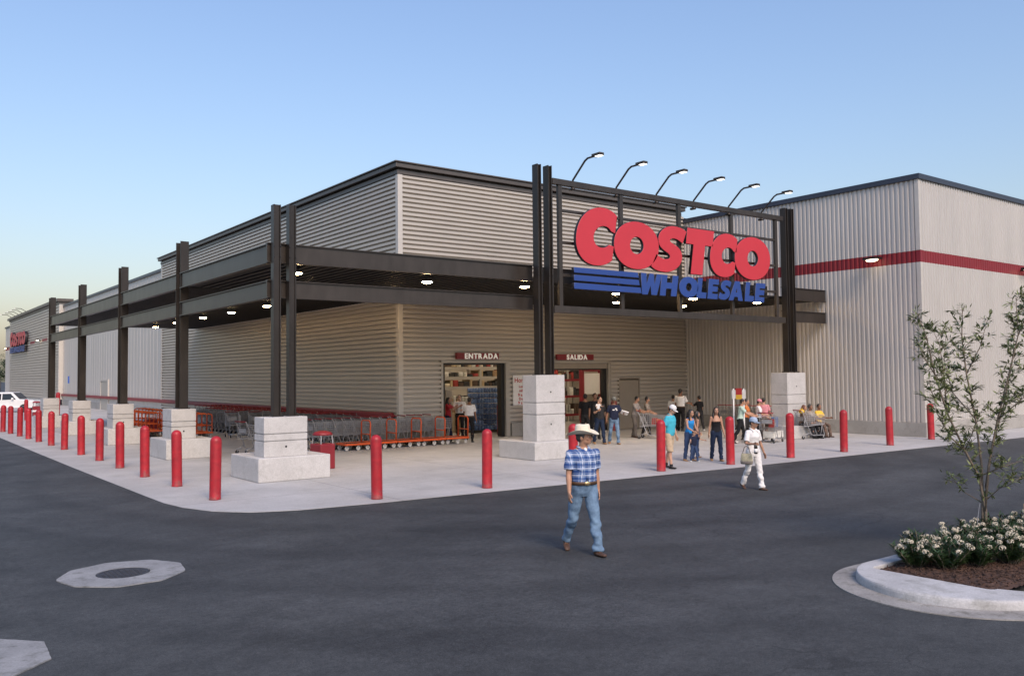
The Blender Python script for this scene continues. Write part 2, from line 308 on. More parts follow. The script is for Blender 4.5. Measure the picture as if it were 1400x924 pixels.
HR={'black':mat('black_hair',(.012,.010,.009),.45,0,.3,40.),'brown':mat('brown_hair',(.05,.025,.015),.45,0,.3,40.),'grey':mat('greying_hair',(.045,.04,.038),.5,0,.4,60.),'auburn':mat('auburn_hair',(.11,.04,.02),.45,0,.3,40.)}
SHOE={'brown':mat('brown_leather',(.07,.035,.02),.45,0,.3,12.),'black':mat('black_leather',(.012,.012,.012),.4,0,.2),'tan':mat('tan_leather',(.30,.17,.08),.6,0,.2,10.),'white':mat('white_shoe',(.6,.6,.58),.6,0,.1)}
MT['eye']=mat('eye_white',(.75,.72,.68),.2,0,0); MT['iris']=mat('dark_iris',(.02,.012,.008),.15,0,0); MT['lip']=mat('lip',(.28,.10,.08),.5,0,.05)
MT['straw']=mat('straw_hat',(.72,.66,.53),.85,0,.10,40.,bump=.3,bscale=120.)
MT['belt']=mat('belt_leather',(.075,.04,.02),.5,0,.2,12.); MT['buckle']=mat('brass_buckle',(.5,.38,.2),.3,.9,.1)
# blue plaid: crossing bands of the weave in the cloth's own coordinates
def plaid():
    m=cloth('blue_plaid_cloth',(.075,.155,.34),.1); nt=m.node_tree; b=nt.nodes['Principled BSDF']; tc=nt.nodes['Texture Coordinate']
    sp=nt.nodes.new('ShaderNodeSeparateXYZ'); lk(nt,tc.outputs['Object'],sp.inputs[0])
    dd=nt.nodes.new('ShaderNodeMath'); dd.operation='ADD'; ml=nt.nodes.new('ShaderNodeMath'); ml.operation='MULTIPLY'; ml.inputs[1].default_value=.6; lk(nt,sp.outputs[1],ml.inputs[0]); lk(nt,sp.outputs[0],dd.inputs[0]); lk(nt,ml.outputs[0],dd.inputs[1])
    col=b.inputs['Base Color'].links[0].from_socket
    def band(src,per,off,wd,c,fac,col):
        a=nt.nodes.new('ShaderNodeMath'); a.operation='ADD'; a.inputs[1].default_value=off; lk(nt,src,a.inputs[0])
        p=nt.nodes.new('ShaderNodeMath'); p.operation='PINGPONG'; p.inputs[1].default_value=per/2; lk(nt,a.outputs[0],p.inputs[0])
        l=nt.nodes.new('ShaderNodeMath'); l.operation='LESS_THAN'; l.inputs[1].default_value=wd/2; lk(nt,p.outputs[0],l.inputs[0])
        f=nt.nodes.new('ShaderNodeMath'); f.operation='MULTIPLY'; f.inputs[1].default_value=fac; lk(nt,l.outputs[0],f.inputs[0])
        x=nt.nodes.new('ShaderNodeMix'); x.data_type='RGBA'; lk(nt,f.outputs[0],x.inputs[0]); lk(nt,col,x.inputs[6]); x.inputs[7].default_value=(*c,1); return x.outputs[2]
    for src in (dd.outputs[0],sp.outputs[2]):
        col=band(src,.095,.0,.034,(.02,.055,.20),.6,col); col=band(src,.095,.045,.014,(.66,.72,.84),.6,col); col=band(src,.0475,.017,.006,(.6,.67,.8),.35,col)
    lk(nt,col,b.inputs['Base Color']); return m
CL['plaid']=plaid()
def washed():
    m=cloth('washed_denim',(.16,.25,.36),.30,5.,tint=(.075,.13,.22)); return m
CL['washed']=washed()
def facing(h):   # h degrees: 0 looks at the camera, 90 to the picture's right, 180 away
    F=Vector((fw.x,fw.y,0)).normalized(); Rg=Vector((rt.x,rt.y,0)).normalized(); d=-F*math.cos(R(h))+Rg*math.sin(R(h))
    return math.atan2(d.y,d.x)-R(90)
V=Vector
from mathutils import noise as _nz
def fold(c): return _nz.noise(c)
def puff(me,f):
    co=[v.co.copy() for v in me.vertices]; no=[v.normal.copy() for v in me.vertices]; out=[]
    for c,n in zip(co,no): out.extend(c+n*f(c))
    me.vertices.foreach_set('co',out); me.update()
def person(label,pos,head,H=1.72,skin='tan',hair='black',hairstyle='short',shirt='white',sleeve='short',tuck=False,pants='denim',legs='long',shoes='black',fem=False,hat=None,hatm=None,
           leg=((8,6),(-6,8)),arm=((4,7,12),(4,7,12)),yaw=0,nod=0,lean=0,turn=0,sit=None,vox=.014,group=None,child=False,belt=False,feet=True,collar=False,z=SW):
    """leg: (hip flex, knee flex) left,right; arm: (flex, abduct, elbow[, inward]) left,right; +x is the person's right"""
    k=H/1.75; p=thing('person',label,'person',(pos[0],pos[1],z),facing(head),group)
    fx=.90 if fem else 1.
    hs=1.25 if child else 1.0
    sh_w=(.155 if fem else .182); hp=.092
    pel=V((0,0,.93)); 
    # legs in local, pelvis at origin height
    J={}
    for s,i in ((-1,0),(1,1)):
        a,kn=leg[i][:2]; ab=leg[i][2] if len(leg[i])>2 else 3
        hipj=pel+V((s*hp,0,-.02)); d=V((s*math.sin(R(ab)),math.sin(R(a))*math.cos(R(ab)),-math.cos(R(a))*math.cos(R(ab))))
        knee=hipj+d*.43; b=a-kn; d2=V((s*math.sin(R(ab*.3)),math.sin(R(b)),-math.cos(R(b))))
        ank=knee+d2*.41
        toe_a=leg[i][3] if len(leg[i])>3 else max(0,-b*.8 if b<0 else -b*.5)
        fd=V((s*.18,math.cos(R(toe_a)),-math.sin(R(toe_a)))).normalized(); 
        J[i]=(hipj,knee,ank,fd)
    low=min(min(J[i][2].z-.075,J[i][2].z-.06+J[i][3].z*.17) for i in (0,1))
    dz=-low; pel=pel+V((0,0,dz))
    for i in (0,1): J[i]=tuple(v+V((0,0,dz)) for v in J[i][:3])+(J[i][3],)
    base=pel.z-.93
    Ml=Matrix.Rotation(R(turn),3,'Z')@Matrix.Rotation(R(-lean),3,'X')
    up=lambda v: pel+Ml@(V((v[0],v[1],v[2]+base))-pel)
    if child: J={i:(J[i][0],J[i][1],J[i][2],J[i][3]) for i in J}
    if fem: TS=[(.84,.150,.105,-.01),(.93,.163,.118,-.01),(1.02,.140,.100,0),(1.10,.120,.088,.005),(1.20,.132,.098,.012),(1.28,.145,.118,.02),(1.36,.148,.100,.005),(1.42,.115,.075,-.005),(1.455,.062,.058,-.005)]
    else: TS=[(.84,.152,.105,-.01),(.93,.163,.115,-.005),(1.02,.158,.112,.01),(1.12,.158,.115,.015),(1.22,.165,.118,.012),(1.31,.178,.122,.01),(1.39,.178,.108,0),(1.44,.135,.082,-.008),(1.475,.07,.064,-.008)]
    torso=lambda z0,z1,inf: [(up((0,y,z)),(a+inf,b+inf)) for z,a,b,y in TS if z0-.001<=z<=z1+.001]
    # arms
    A={}
    for s,i in ((-1,0),(1,1)):
        a,ab,el=arm[i][:3]; inn=arm[i][3] if len(arm[i])>3 else 0
        shj=up((s*sh_w,-.005,1.392))
        d=Ml@V((s*math.sin(R(ab)),math.sin(R(a))*math.cos(R(ab)),-math.cos(R(a))*math.cos(R(ab))))
        elb=shj+d*.285; a2=a+el; ab2=ab-inn
        d2=Ml@V((s*math.sin(R(ab2)),math.sin(R(a2))*math.cos(R(ab2)),-math.cos(R(a2))*math.cos(R(ab2))))
        wr=elb+d2*.245; A[i]=(shj,elb,wr,d2,s)
    mb=MB()
    t=torso(.84,1.48,0); mb.tube([q[0] for q in t],[q[1] for q in t],16)
    nk=up((0,0,1.46)); hc=up((0,.025,1.545)); mb.tube([nk-V((0,.0,.05)),nk,hc+V((0,0,.02))],[.072,.056,.054],12)
    for i in (0,1):
        h,kn,an,fd=J[i]; cb=kn.lerp(an,.3)-V((0,.018,0))
        mb.tube([h+V((0,0,.05)),h,h.lerp(kn,.5),kn,cb,kn.lerp(an,.7),an,an-V((0,0,.03))],[.085,.088,.072,.054,.056,.042,.037,.04],12)
        dn0=V((0,0,-1)); dn0=(dn0-fd*dn0.dot(fd)).normalized(); mb.tube([an+dn0*.04-fd*.05,an+dn0*.045+fd*.05,an+dn0*.055+fd*.14],[(.030,.024),(.036,.022),(.034,.014)],10)
        shj,elb,wr,d2,s=A[i]
        mb.ell(shj,.046); mb.tube([shj,shj.lerp(elb,.4),elb,elb.lerp(wr,.3),wr],[.046*fx,.045*fx,.038*fx,.040*fx,.026*fx],10)
        # hand: palm, four fingers, thumb
        side=V((s,0,0)); side=(side-d2*side.dot(d2)).normalized(); fr_=d2.cross(side)*s; 
        if fr_.y<0: fr_=-fr_
        palm=wr+d2*.055; 
        mb.tube([wr-d2*.02,wr+d2*.02,palm,palm+d2*.035],[(.024,.024),(.020,.034),(.017,.042),(.014,.040)],10,ref=side)
        for q,(o,l) in enumerate(((.031,.068),(.011,.078),(-.010,.073),(-.030,.056))):
            b0=palm+d2*.025+fr_*o; c1=b0+d2*l*.55-side*.006; c2=c1+d2*l*.42-side*.022
            mb.tube([b0,c1,c2],[.0095,.009,.0075],6)
        tb=wr+d2*.03+fr_*.03; mb.tube([tb,tb+d2*.03+fr_*.022-side*.008,tb+d2*.062+fr_*.026-side*.016],[.013,.011,.009],6)
    # head
    hm=Ml@Matrix.Rotation(R(yaw),3,'Z')@Matrix.Rotation(R(-nod),3,'X'); hq=hc; 
    hv=lambda x,y,zz: hq+hm@(V((x,y,zz-1.56))*hs)
    he=hm.to_euler()
    E=lambda m_,c,r: m_.ell(hv(*c),tuple(q*hs for q in r),rot=he,nu=16,nv=11)
    E(mb,(0,.0,1.648),(.074,.094,.096)); E(mb,(0,.035,1.578),(.056,.062,.060)); E(mb,(0,.072,1.548),(.028,.024,.022)); E(mb,(0,.068,1.66),(.058,.03,.03))
    mb.tube([hv(0,.092,1.645),hv(0,.108,1.615),hv(0,.117,1.597),hv(0,.100,1.588)],[.009,.012,.016,.012],8)
    for s in (-1,1):
        E(mb,(s*.078,-.005,1.615),(.010,.020,.032)); E(mb,(s*.04,.072,1.602),(.022,.020,.020)); E(mb,(s*.03,.088,1.653),(.022,.010,.008))
    E(mb,(0,.093,1.572),(.024,.010,.010))
    body=link('body',remesh(mb.mesh('b'),vox*.72 if vox<.012 else vox*.8,3,'body'),SK[skin],p)
    for s in (-1,1):
        e=MB(); E(e,(s*.032,.086,1.634),(.0125,.008,.008)); o=e.build('eye',MT['eye'],p,True)
        e=MB(); E(e,(s*.032+.004*(1 if yaw else 0),.0925,1.634),(.0062,.004,.0065)); e.build('iris',MT['iris'],o,True)
        e=MB(); e.tube([hv(s*.014,.098,1.655),hv(s*.032,.098,1.661),hv(s*.052,.082,1.654)],[.0035,.005,.003],6); e.build('eyebrow',HR[hair if hair!='auburn' else 'brown'],p,True)
    e=MB(); E(e,(0,.099,1.571),(.023,.006,.0055)); e.build('mouth',MT['lip'],p,True)
    # hair
    hb=MB()
    if hairstyle!='bald':
        E(hb,(0,-.014,1.668),(.083,.092,.092)); E(hb,(0,-.045,1.62),(.074,.055,.06))
        for s in (-1,1): E(hb,(s*.072,.012,1.645),(.012,.022,.035))
        if hairstyle=='long':
            hb.tube([hv(0,-.06,1.66),hv(0,-.085,1.56),hv(0,-.10,1.45),hv(0,-.095,1.33)],[(.085,.05),(.098,.05),(.105,.045),(.07,.025)],12)
            for s in (-1,1): hb.tube([hv(s*.07,.0,1.66),hv(s*.09,-.005,1.56),hv(s*.10,.02,1.46),hv(s*.10,.045,1.34)],[.03,.034,.034,.012],8)
        if hairstyle=='bun': E(hb,(0,-.10,1.72),(.045,.045,.045))
        if hairstyle=='curly':
            for q in range(26):
                a=random.uniform(0,6.28); el=random.uniform(-.2,1.4); E(hb,(.08*math.cos(a)*math.cos(el),-.02+.085*math.sin(a)*math.cos(el) if math.sin(a)<.4 else -.02,1.665+.085*math.sin(el)),(.024,.024,.024))
        link('hair',remesh(hb.mesh('h'),.012 if vox>.011 else .008,2,'hair'),HR[hair],p)
    # shirt
    if shirt:
        sb=MB(); z0={True:.97,False:.86}[tuck]
        if sleeve=='tube': t=torso(.93,1.32,.014)
        elif sleeve=='tank': t=torso(.93,1.37,.014)
        else: t=torso(z0,1.46,.018)
        if sleeve not in ('tube','tank'): t=[(t[0][0]-(t[1][0]-t[0][0])*.15,t[0][1])]+t
        sb.tube([q[0] for q in t],[q[1] for q in t],18)
        if sleeve in ('short','long'):
            for i in (0,1):
                shj,elb,wr,d2,s=A[i]; e1=shj.lerp(elb,.78)
                sb.ell(shj,.061*fx)
                inn_=(shj+up((0,0,1.39)))/2
                if sleeve=='short': sb.tube([inn_,shj,shj.lerp(elb,.4),e1],[.064,.062*fx,.064*fx,.072*fx],12)
                else: sb.tube([inn_,shj,shj.lerp(elb,.4),elb,elb.lerp(wr,.5),wr],[.064,.062*fx,.060*fx,.052*fx,.048*fx,.040*fx],12)
        if sleeve=='tank':
            for s in (-1,1): sb.tube([up((s*.085,.09,1.33)),up((s*.08,.055,1.42)),up((s*.08,0,1.455)),up((s*.08,-.06,1.42)),up((s*.085,-.085,1.33))],.02,8)
        me=remesh(sb.mesh('s'),vox,2,'shirt')
        puff(me,lambda c:.009*fold(c*7.)+.005*fold(c*19.))   # soft folds
        so_=link('shirt',me,CL[shirt],p)
        if collar:
            cb=MB()
            for s in (-1,1):
                c=[up((0,-.075,1.465)),up((s*.062,-.03,1.485)),up((s*.066,.03,1.47)),up((s*.045,.09,1.425)),up((s*.075,.105,1.39))]
                cb.tube(c,[(.012,.022),(.012,.026),(.012,.026),(.012,.028),(.010,.012)],8,ref=(0,0,1))
            cb.build('collar',CL[shirt],so_,True)
    # trousers
    pb=MB(); pt=torso(.84,1.02,.012); pt=[(up((0,-.01,.80)),(.13,.10))]+pt; pb.tube([q[0] for q in pt],[q[1] for q in pt],16)
    for i in (0,1):
        h,kn,an,fd=J[i]; cb=kn.lerp(an,.35)-V((0,.012,0))
        if legs=='long': pb.tube([h+V((0,0,.06)),h,h.lerp(kn,.5),kn,cb,kn.lerp(an,.75),an+V((0,0,-.02))],[.096,.104,.088,.070,.070,.064,.066],14)
        elif legs=='short': e=kn.lerp(h,-.08); pb.tube([h+V((0,0,.06)),h,h.lerp(kn,.5),e],[.096,.104,.098,.092],14)
        elif legs=='skirt': pass
    if legs=='skirt': pb.tube([pel+V((0,0,.03)),J[0][1].lerp(J[1][1],.5)+V((0,0,.15)),J[0][1].lerp(J[1][1],.5)-V((0,0,.1))],[(.17,.12),(.2,.14),(.2,.14)],16)
    me=remesh(pb.mesh('p'),vox,2,'trousers')
    puff(me,lambda c:(.006+.016*max(0,min(1,(.62-c.z)*3)))*fold(V((c.x*9,c.y*9,c.z*17)))+.012*fold(c*7.))
    tr=link({'long':'trousers','short':'shorts','skirt':'skirt'}[legs],me,CL[pants],p)
    if belt:
        bb=MB(); q=[up((0,.003,zz)) for zz in (.965,.99,1.01)]; bb.tube(q,[(.186,.138)]*3,28); bb.build('belt',MT['belt'],p,True)
        c=up((0,.143,.988)); MB().ell(c,(.045,.012,.03)).build('buckle',MT['buckle'],p,True)
    if feet:
        for i in (0,1):
            h,kn,an,fd=J[i]; sb=MB(); dn_=V((0,0,-1)); dn_=(dn_-fd*dn_.dot(fd)).normalized()
            so0=an+dn_*.055
            sb.tube([so0-fd*.075,so0-fd*.05,so0+fd*.05,so0+fd*.13,so0+fd*.175],[(.03,.022),(.042,.03),(.047,.03),(.046,.024),(.026,.014)],12)
            sb.tube([an+V((0,0,.05)),an,so0-fd*.02],[.05,.05,.048],10)
            link('shoe',remesh(sb.mesh('f'),min(vox,.010),2,'shoe'),SHOE[shoes],p)
    # hats
    if hat=='cap':
        hb=MB(); n=20; pr=[(1.0,-.01),(1.0,.02),(.93,.06),(.74,.088),(.42,.104),(.02,.108)]
        vs=[hv(.086*r*math.cos(2*math.pi*q/n),-.004+.104*r*math.sin(2*math.pi*q/n),1.665+zz) for r,zz in pr for q in range(n)]
        fs=[(i*n+q,i*n+(q+1)%n,(i+1)*n+(q+1)%n,(i+1)*n+q) for i in range(len(pr)-1) for q in range(n)]+[tuple(range(n-1,-1,-1))]
        hb.add(vs,fs); br=[]
        for lay in (0,-.012):
            for q in range(11):
                a=math.pi*q/10; br.append(hv(.080*math.cos(a),.045+.13*math.sin(a),1.672+lay-.018*math.sin(a)-.012*abs(math.cos(a))))
        hb.add(br,[tuple(range(11)),tuple(range(21,10,-1))]+[(q,q+11,q+12,q+1) for q in range(10)]); hb.build('cap',CL[hatm],p,True)
    if hat=='straw':
        hb=MB(); n=40; rings=[]
        for j,(rr,zz) in enumerate(((.196,0),(.17,-.004),(.13,-.012),(.100,-.006),(.097,.02),(.092,.065),(.085,.112),(.070,.125),(.035,.110),(.004,.105))):
            ring=[]
            for q in range(n):
                a=2*math.pi*q/n; x=rr*math.cos(a)*.93; y=rr*math.sin(a)*1.12
                z=zz
                if rr>.1: curl=(rr-.100)/.096; z+=.058*curl*abs(math.cos(a))**2.2-.020*curl*abs(math.sin(a))**2
                elif zz>.09: z+= .012*abs(math.sin(a))*(rr/.08)-.0; z-= .018*(1-abs(math.cos(a)))*(1 if rr<.05 else .2)
                ring.append(hv(x,y-.005,1.682+z+.0))
            rings.append(ring)
        hb.add([v for r_ in rings for v in r_],[(i*n+q,i*n+(q+1)%n,(i+1)*n+(q+1)%n,(i+1)*n+q) for i in range(len(rings)-1) for q in range(n)]+[tuple((len(rings)-1)*n+q for q in range(n))])
        o=hb.build('hat',MT['straw'],p,True); sd_=o.modifiers.new('solid','SOLIDIFY'); sd_.thickness=.006; ss=o.modifiers.new('sub','SUBSURF'); ss.levels=1; ss.render_levels=1
        bb=MB(); pts=[hv(.0965*math.cos(2*math.pi*q/24)*.93,.0965*math.sin(2*math.pi*q/24)*1.12-.005,1.686) for q in range(25)]; bb.tube(pts,.006,6); bb.build('hat_band',CL['cream'],o,True)
    p.scale=(k,k,k)
    p['_j']=0
    del p['_j']
    return p,dict(A=A,J=J,hv=hv,up=up,k=k)
def world(p,v):
    bpy.context.view_layer.update(); return p.matrix_world@V(v)
def prop(name,label,cat,mb,m,smooth=True,loc=(0,0,0)):
    o=mb.build(name,m,None,smooth); o.location=loc; return tag(o,label,cat)
def P2(px,py,z=SW): g=gnd(px,py,z); return (g.x,g.y)
# --- the man in the straw hat, crossing the road
pc,ic=person('man in a white straw hat, blue plaid shirt and washed jeans walking across the asphalt',P2(799,757,0),18,H=1.80,skin='tan',hair='grey',shirt='plaid',tuck=True,pants='washed',shoes='brown',hat='straw',belt=True,collar=True,
    leg=((14,4,3,0),(-12,26,3,38)),arm=((-9,5,14,2),(6,7,10,2)),yaw=52,nod=-2,vox=.0095,z=0)
pc.scale=(pc.scale.x*1.05,pc.scale.y*1.04,pc.scale.z); mb=MB(); up=ic['up']; mb.ell(up((0,.082,1.425)),(.028,.022,.05)); mb.build('undershirt',CL['white'],pc,True)
sh=[o for o in kids(pc) if o.name.startswith('shirt')][0]
mb=MB()
for s in (-1,1): mb.add([up((s*.05,.137,1.30)),up((s*.135,.120,1.30)),up((s*.135,.128,1.19)),up((s*.0925,.140,1.165)),up((s*.05,.142,1.19))],[(0,1,2,3,4)])
mb.build('breast_pockets',CL['plaid'],sh)
mb=MB(); mb.tube([up((0,.140,zz)) for zz in (1.40,1.30,1.20,1.10,1.03)],[(.016,.006)]*5,8)
mb.build('placket',CL['plaid'],sh,True)
# --- the woman in white
pw,iw=person('woman in a white polo, white trousers and pale blue cap crossing to the car park',P2(1031,669,0),22,H=1.58,skin='tan',hair='black',fem=True,shirt='white',pants='white',shoes='brown',hat='cap',hatm='lblue',collar=True,
    leg=((12,3,2,0),(-10,22,2,25)),arm=((-4,16,14),(8,14,85,20)),yaw=28,nod=4,vox=.011,z=0)
wr=world(pw,iw['A'][1][2]+iw['A'][1][3]*.07); 
mb=MB().lathe([(.034,0),(.038,.01),(.038,.15),(.034,.175),(.014,.205),(.014,.25),(.002,.252)],(0,0,0),14); bt=prop('bottle','dark bottle held in the right hand of the woman in white','bottle',mb,mat('dark_bottle_glass',(.012,.008,.008),.12,0,0),loc=wr+V((0,0,-.21)))
MB().lathe([(.0392,.03),(.0392,.11)],(0,0,0),14).build('paper_label',MT['white'],bt,True)
el=world(pw,iw['A'][1][1])
bg_=thing('handbag','cream and olive handbag hanging from the arm of the woman in white','handbag',tuple(el+V((0,0,-.42))),facing(60))
bg_.scale=(.8,.8,.85)
mb=MB(); mb.tube([(0,0,-.02),(0,0,.02),(0,0,.15),(0,0,.25)],[(.06,.15),(.075,.17),(.065,.16),(.02,.14)],16); mb.build('pouch',CL['print2b'],bg_,True)
mb=MB(); mb.tube([(0,0,-.021),(0,0,.0),(0,0,.06)],[(.062,.152),(.074,.166),(.077,.173)],16); mb.build('base',CL['greyp'],bg_,True)
mb=MB(); mb.tube([(0,.11,.24),(0,.06,.40),(0,0,.44),(0,-.06,.40),(0,-.11,.24)],.009,6); mb.build('strap',CL['brown'],bg_,True)
# --- the crowd on the pavement
person('man in a turquoise polo, white cap and beige shorts behind a red bollard',P2(916,640),52,H=1.70,skin='light',shirt='turq',pants='khaki',legs='short',shoes='black',hat='cap',hatm='white',collar=True,leg=((-8,8),(10,6)),arm=((4,8,12),(-8,8,14)),yaw=10,nod=22,lean=4)
pb_,ib=person('long-haired woman in a bright blue tank top holding a toddler',P2(943,630),35,H=1.50,skin='tan',hairstyle='long',fem=True,shirt='tank',sleeve='tank',pants='denim',shoes='tan',leg=((4,4),(-4,6)),arm=((22,6,38,28),(24,8,40,26)),yaw=14,lean=5)
person('toddler in a navy top standing against the woman in the blue tank top',P2(949,631),20,H=.88,skin='light',hairstyle='short',shirt='navy',sleeve='short',pants='denim',shoes='white',child=True,leg=((14,10,6),(-4,6,6)),arm=((60,30,20),(50,30,20)),nod=15,vox=.013)
person('woman in a strapless black top and ripped dark jeans walking towards us',P2(980,630),4,H=1.56,skin='tan',hairstyle='long',fem=True,shirt='black',sleeve='tube',pants='denimD',shoes='tan',leg=((8,4),(-6,10)),arm=((4,9,8),(-6,9,10)))
person('bare-shouldered woman just behind the woman in the blue tank top',P2(953,626),100,H=1.42,skin='tan',hairstyle='long',fem=True,shirt='print2',sleeve='tank',pants='denim',shoes='tan',leg=((8,6),(-8,14)),arm=((10,8,30),(-10,8,20)))
pd,idd=person('dark-shirted young father with a baby on his arm by the exit',P2(820,607),22,H=1.74,skin='light',shirt='charcoal',pants='denimD',shoes='tan',leg=((10,4),(-8,14)),arm=((-6,12,20),(20,12,95,20)),yaw=20)
c=world(pd,idd['up']((.15,.20,1.22)))
person('baby in a white top held against the shoulder of the young father',(c.x,c.y),15,H=.62,skin='light',shirt='white',pants='charcoal',shoes='black',child=True,hairstyle='short',leg=((60,70),(50,70)),arm=((50,20,40),(40,20,40)),vox=.012,z=c.z-.22)
p_,i_=person('man in a navy printed shirt, grey cap and pale jeans carrying a folded paper',P2(840,607),8,H=1.72,skin='brown',shirt='navy',pants='washed',shoes='tan',hat='cap',hatm='greycap',leg=((10,4),(-10,16)),arm=((18,14,75,10),(-8,12,14)),yaw=-4)
c=world(p_,i_['A'][0][2]); mb=MB().box(-.13,-.10,-.01,.13,.10,.02); o=prop('folded_paper','folded white paper in the hand of the man in the navy printed shirt','paper',mb,MT['white'],False,c+V((0,-.06,.02))); o.rotation_euler=(R(35),R(-18),facing(0))
mb=MB()
for a,b,cc,d_ in ((-.08,1.29,.0,1.325),(-.10,1.24,-.02,1.27),(.01,1.245,.09,1.285)): mb.add([i_['up']((a,.150,b)),i_['up']((cc,.150,b)),i_['up']((cc,.150,d_)),i_['up']((a,.150,d_))],[(0,1,2,3)])
mb.build('shirt_print',CL['white'],p_)
person('dark-clothed man with short hair inside the exit doorway',P2(801,600),165,H=1.78,skin='brown',shirt='black',pants='charcoal',arm=((4,8,10),(4,8,10)))
person('curly-haired man in black inside the exit doorway',P2(814,600),10,H=1.80,skin='brown',shirt='black',pants='black',hairstyle='curly')
person('bearded man in a grey shirt and trousers leaning on a shopping cart',P2(868,598),62,H=1.66,skin='tan',shirt='grey',pants='greyp',shoes='brown',leg=((-6,6),(10,8)),arm=((34,6,50),(34,6,50)),lean=8,yaw=10)
person('short-haired woman in a patterned blouse walking beside the shopping cart',P2(885,596),70,H=1.60,skin='tan',fem=True,hairstyle='curly',shirt='print',pants='black',shoes='black',arm=((20,8,40),(20,8,40)),leg=((8,4),(-8,12)))
person('tall man in a white shirt and black trousers seen from behind near the ribbed wall',P2(931,589),150,H=1.86,skin='brown',shirt='white',tuck=True,pants='black',arm=((10,8,20),(24,16,62)),yaw=-20,belt=True)
person('slim person in a white top and dark trousers left of the tall white-shirted man',P2(921,588),170,H=1.58,skin='tan',shirt='white',pants='charcoal',hairstyle='short',arm=((4,6,10),(4,6,10)))
person('woman dressed in black turned to the ribbed wall, hand raised',P2(957,589),205,H=1.56,skin='tan',fem=True,hairstyle='short',shirt='black',pants='charcoal',shoes='white',arm=((50,10,70),(10,10,20)))
person('woman in a mint polo and black trousers reaching forward beside the sign stand',P2(1013,606),78,H=1.62,skin='tan',fem=True,shirt='mint',pants='black',shoes='black',arm=((52,6,20),(46,6,24)),leg=((16,4),(-14,12)),lean=6)
person('person in a rust top standing just behind the woman in mint',P2(1021,602),70,H=1.56,skin='tan',fem=True,shirt='orange',pants='charcoal',arm=((30,8,40),(30,8,40)))
person('small woman in a white top and pink cap by the tall right pedestal',P2(1038,602),80,H=1.54,skin='tan',fem=True,shirt='white',pants='charcoal',hat='cap',hatm='pink',arm=((30,8,40),(20,8,40)),nod=12)
person('dark-haired person in a pink shirt by the tall right pedestal',P2(1045,600),150,H=1.58,skin='tan',shirt='pink',pants='brown',arm=((20,8,40),(20,8,40)))
def bench_seat(label,px,top,**k):
    v=ray(px,560); y=19.88; person(label,(v.x*y/v.y,y),k.pop('head'),z=SW,leg=((80,72,5,0),(78,64,5,0)),**k)
bench_seat('seated auburn-haired woman with a yellow bag, leftmost of the seated women',1096,0,head=60,H=1.62,skin='tan',fem=True,hair='auburn',hairstyle='long',shirt='print2',pants='charcoal',arm=((30,8,40),(30,8,40)),lean=6)
bench_seat('seated dark-haired woman in a patterned top, middle of the seated women',1107,0,head=38,H=1.62,skin='brown',fem=True,hairstyle='curly',shirt='print',pants='black',arm=((30,12,50),(40,12,30)))
bench_seat('seated woman in a yellow top, rightmost of the seated women',1119,0,head=30,H=1.62,skin='brown',fem=True,hairstyle='short',shirt='yellow',pants='print2',shoes='brown',arm=((30,10,60),(30,10,60)))
# --- staff at the entrance
person('woman in a red and black top raising her hands at the entrance',P2(613,600),75,H=1.70,skin='tan',fem=True,hairstyle='long',shirt='red',pants='navy',arm=((50,8,70),(45,8,80)))
pm_,im=person('dark-haired man in a white shirt with braces facing us at the entrance',P2(629,599),-10,H=1.78,skin='light',shirt='white',tuck=True,pants='black',arm=((20,8,70,20),(20,8,70,20)))
mb=MB()
for s in (-1,1): mb.tube([im['up']((s*.08,.136,1.03)),im['up']((s*.085,.146,1.25)),im['up']((s*.08,.10,1.42))],[(.014,.006)]*3,6)
mb.build('braces',CL['black'],pm_,True)
person('man in a white short-sleeved shirt and black trousers seen from behind at the entrance',P2(642,604),172,H=1.72,skin='brown',shirt='white',tuck=True,pants='black',belt=True,arm=((30,12,50,20),(4,8,10)),leg=((4,4,4),(-4,4,4)))
# ================================================================= ground
def sheet(name,poly,z,m):
    o=link(name,MB().quad(*[(x,y,z) for x,y in poly]).mesh(name),m); return tag(o,kind='structure')
sheet('asphalt',[(-900,-900),(1200,-900),(1200,1500),(-900,1500)],0,MT['asphalt'])
# pavement: one slab with a rounded outer corner
cor=[(5.08,20),(5.09,18.6),(5.2,17.7),(5.5,16.8),(6.0,16.2),(6.8,15.85),(8.4,15.66)]
pv=[(5.25,160)]+[(5.2,47),(5.08,28)]+cor+[(12.7,15.42),(18.7,15.02),(28.2,14.72),(35,14.45),(60,13.5),(60,40),(60,160)]
pm=MB().prism(list(reversed(pv)) if False else pv,-.3,SW)
tag(pm.build('pavement',MT['pave']),kind='structure')
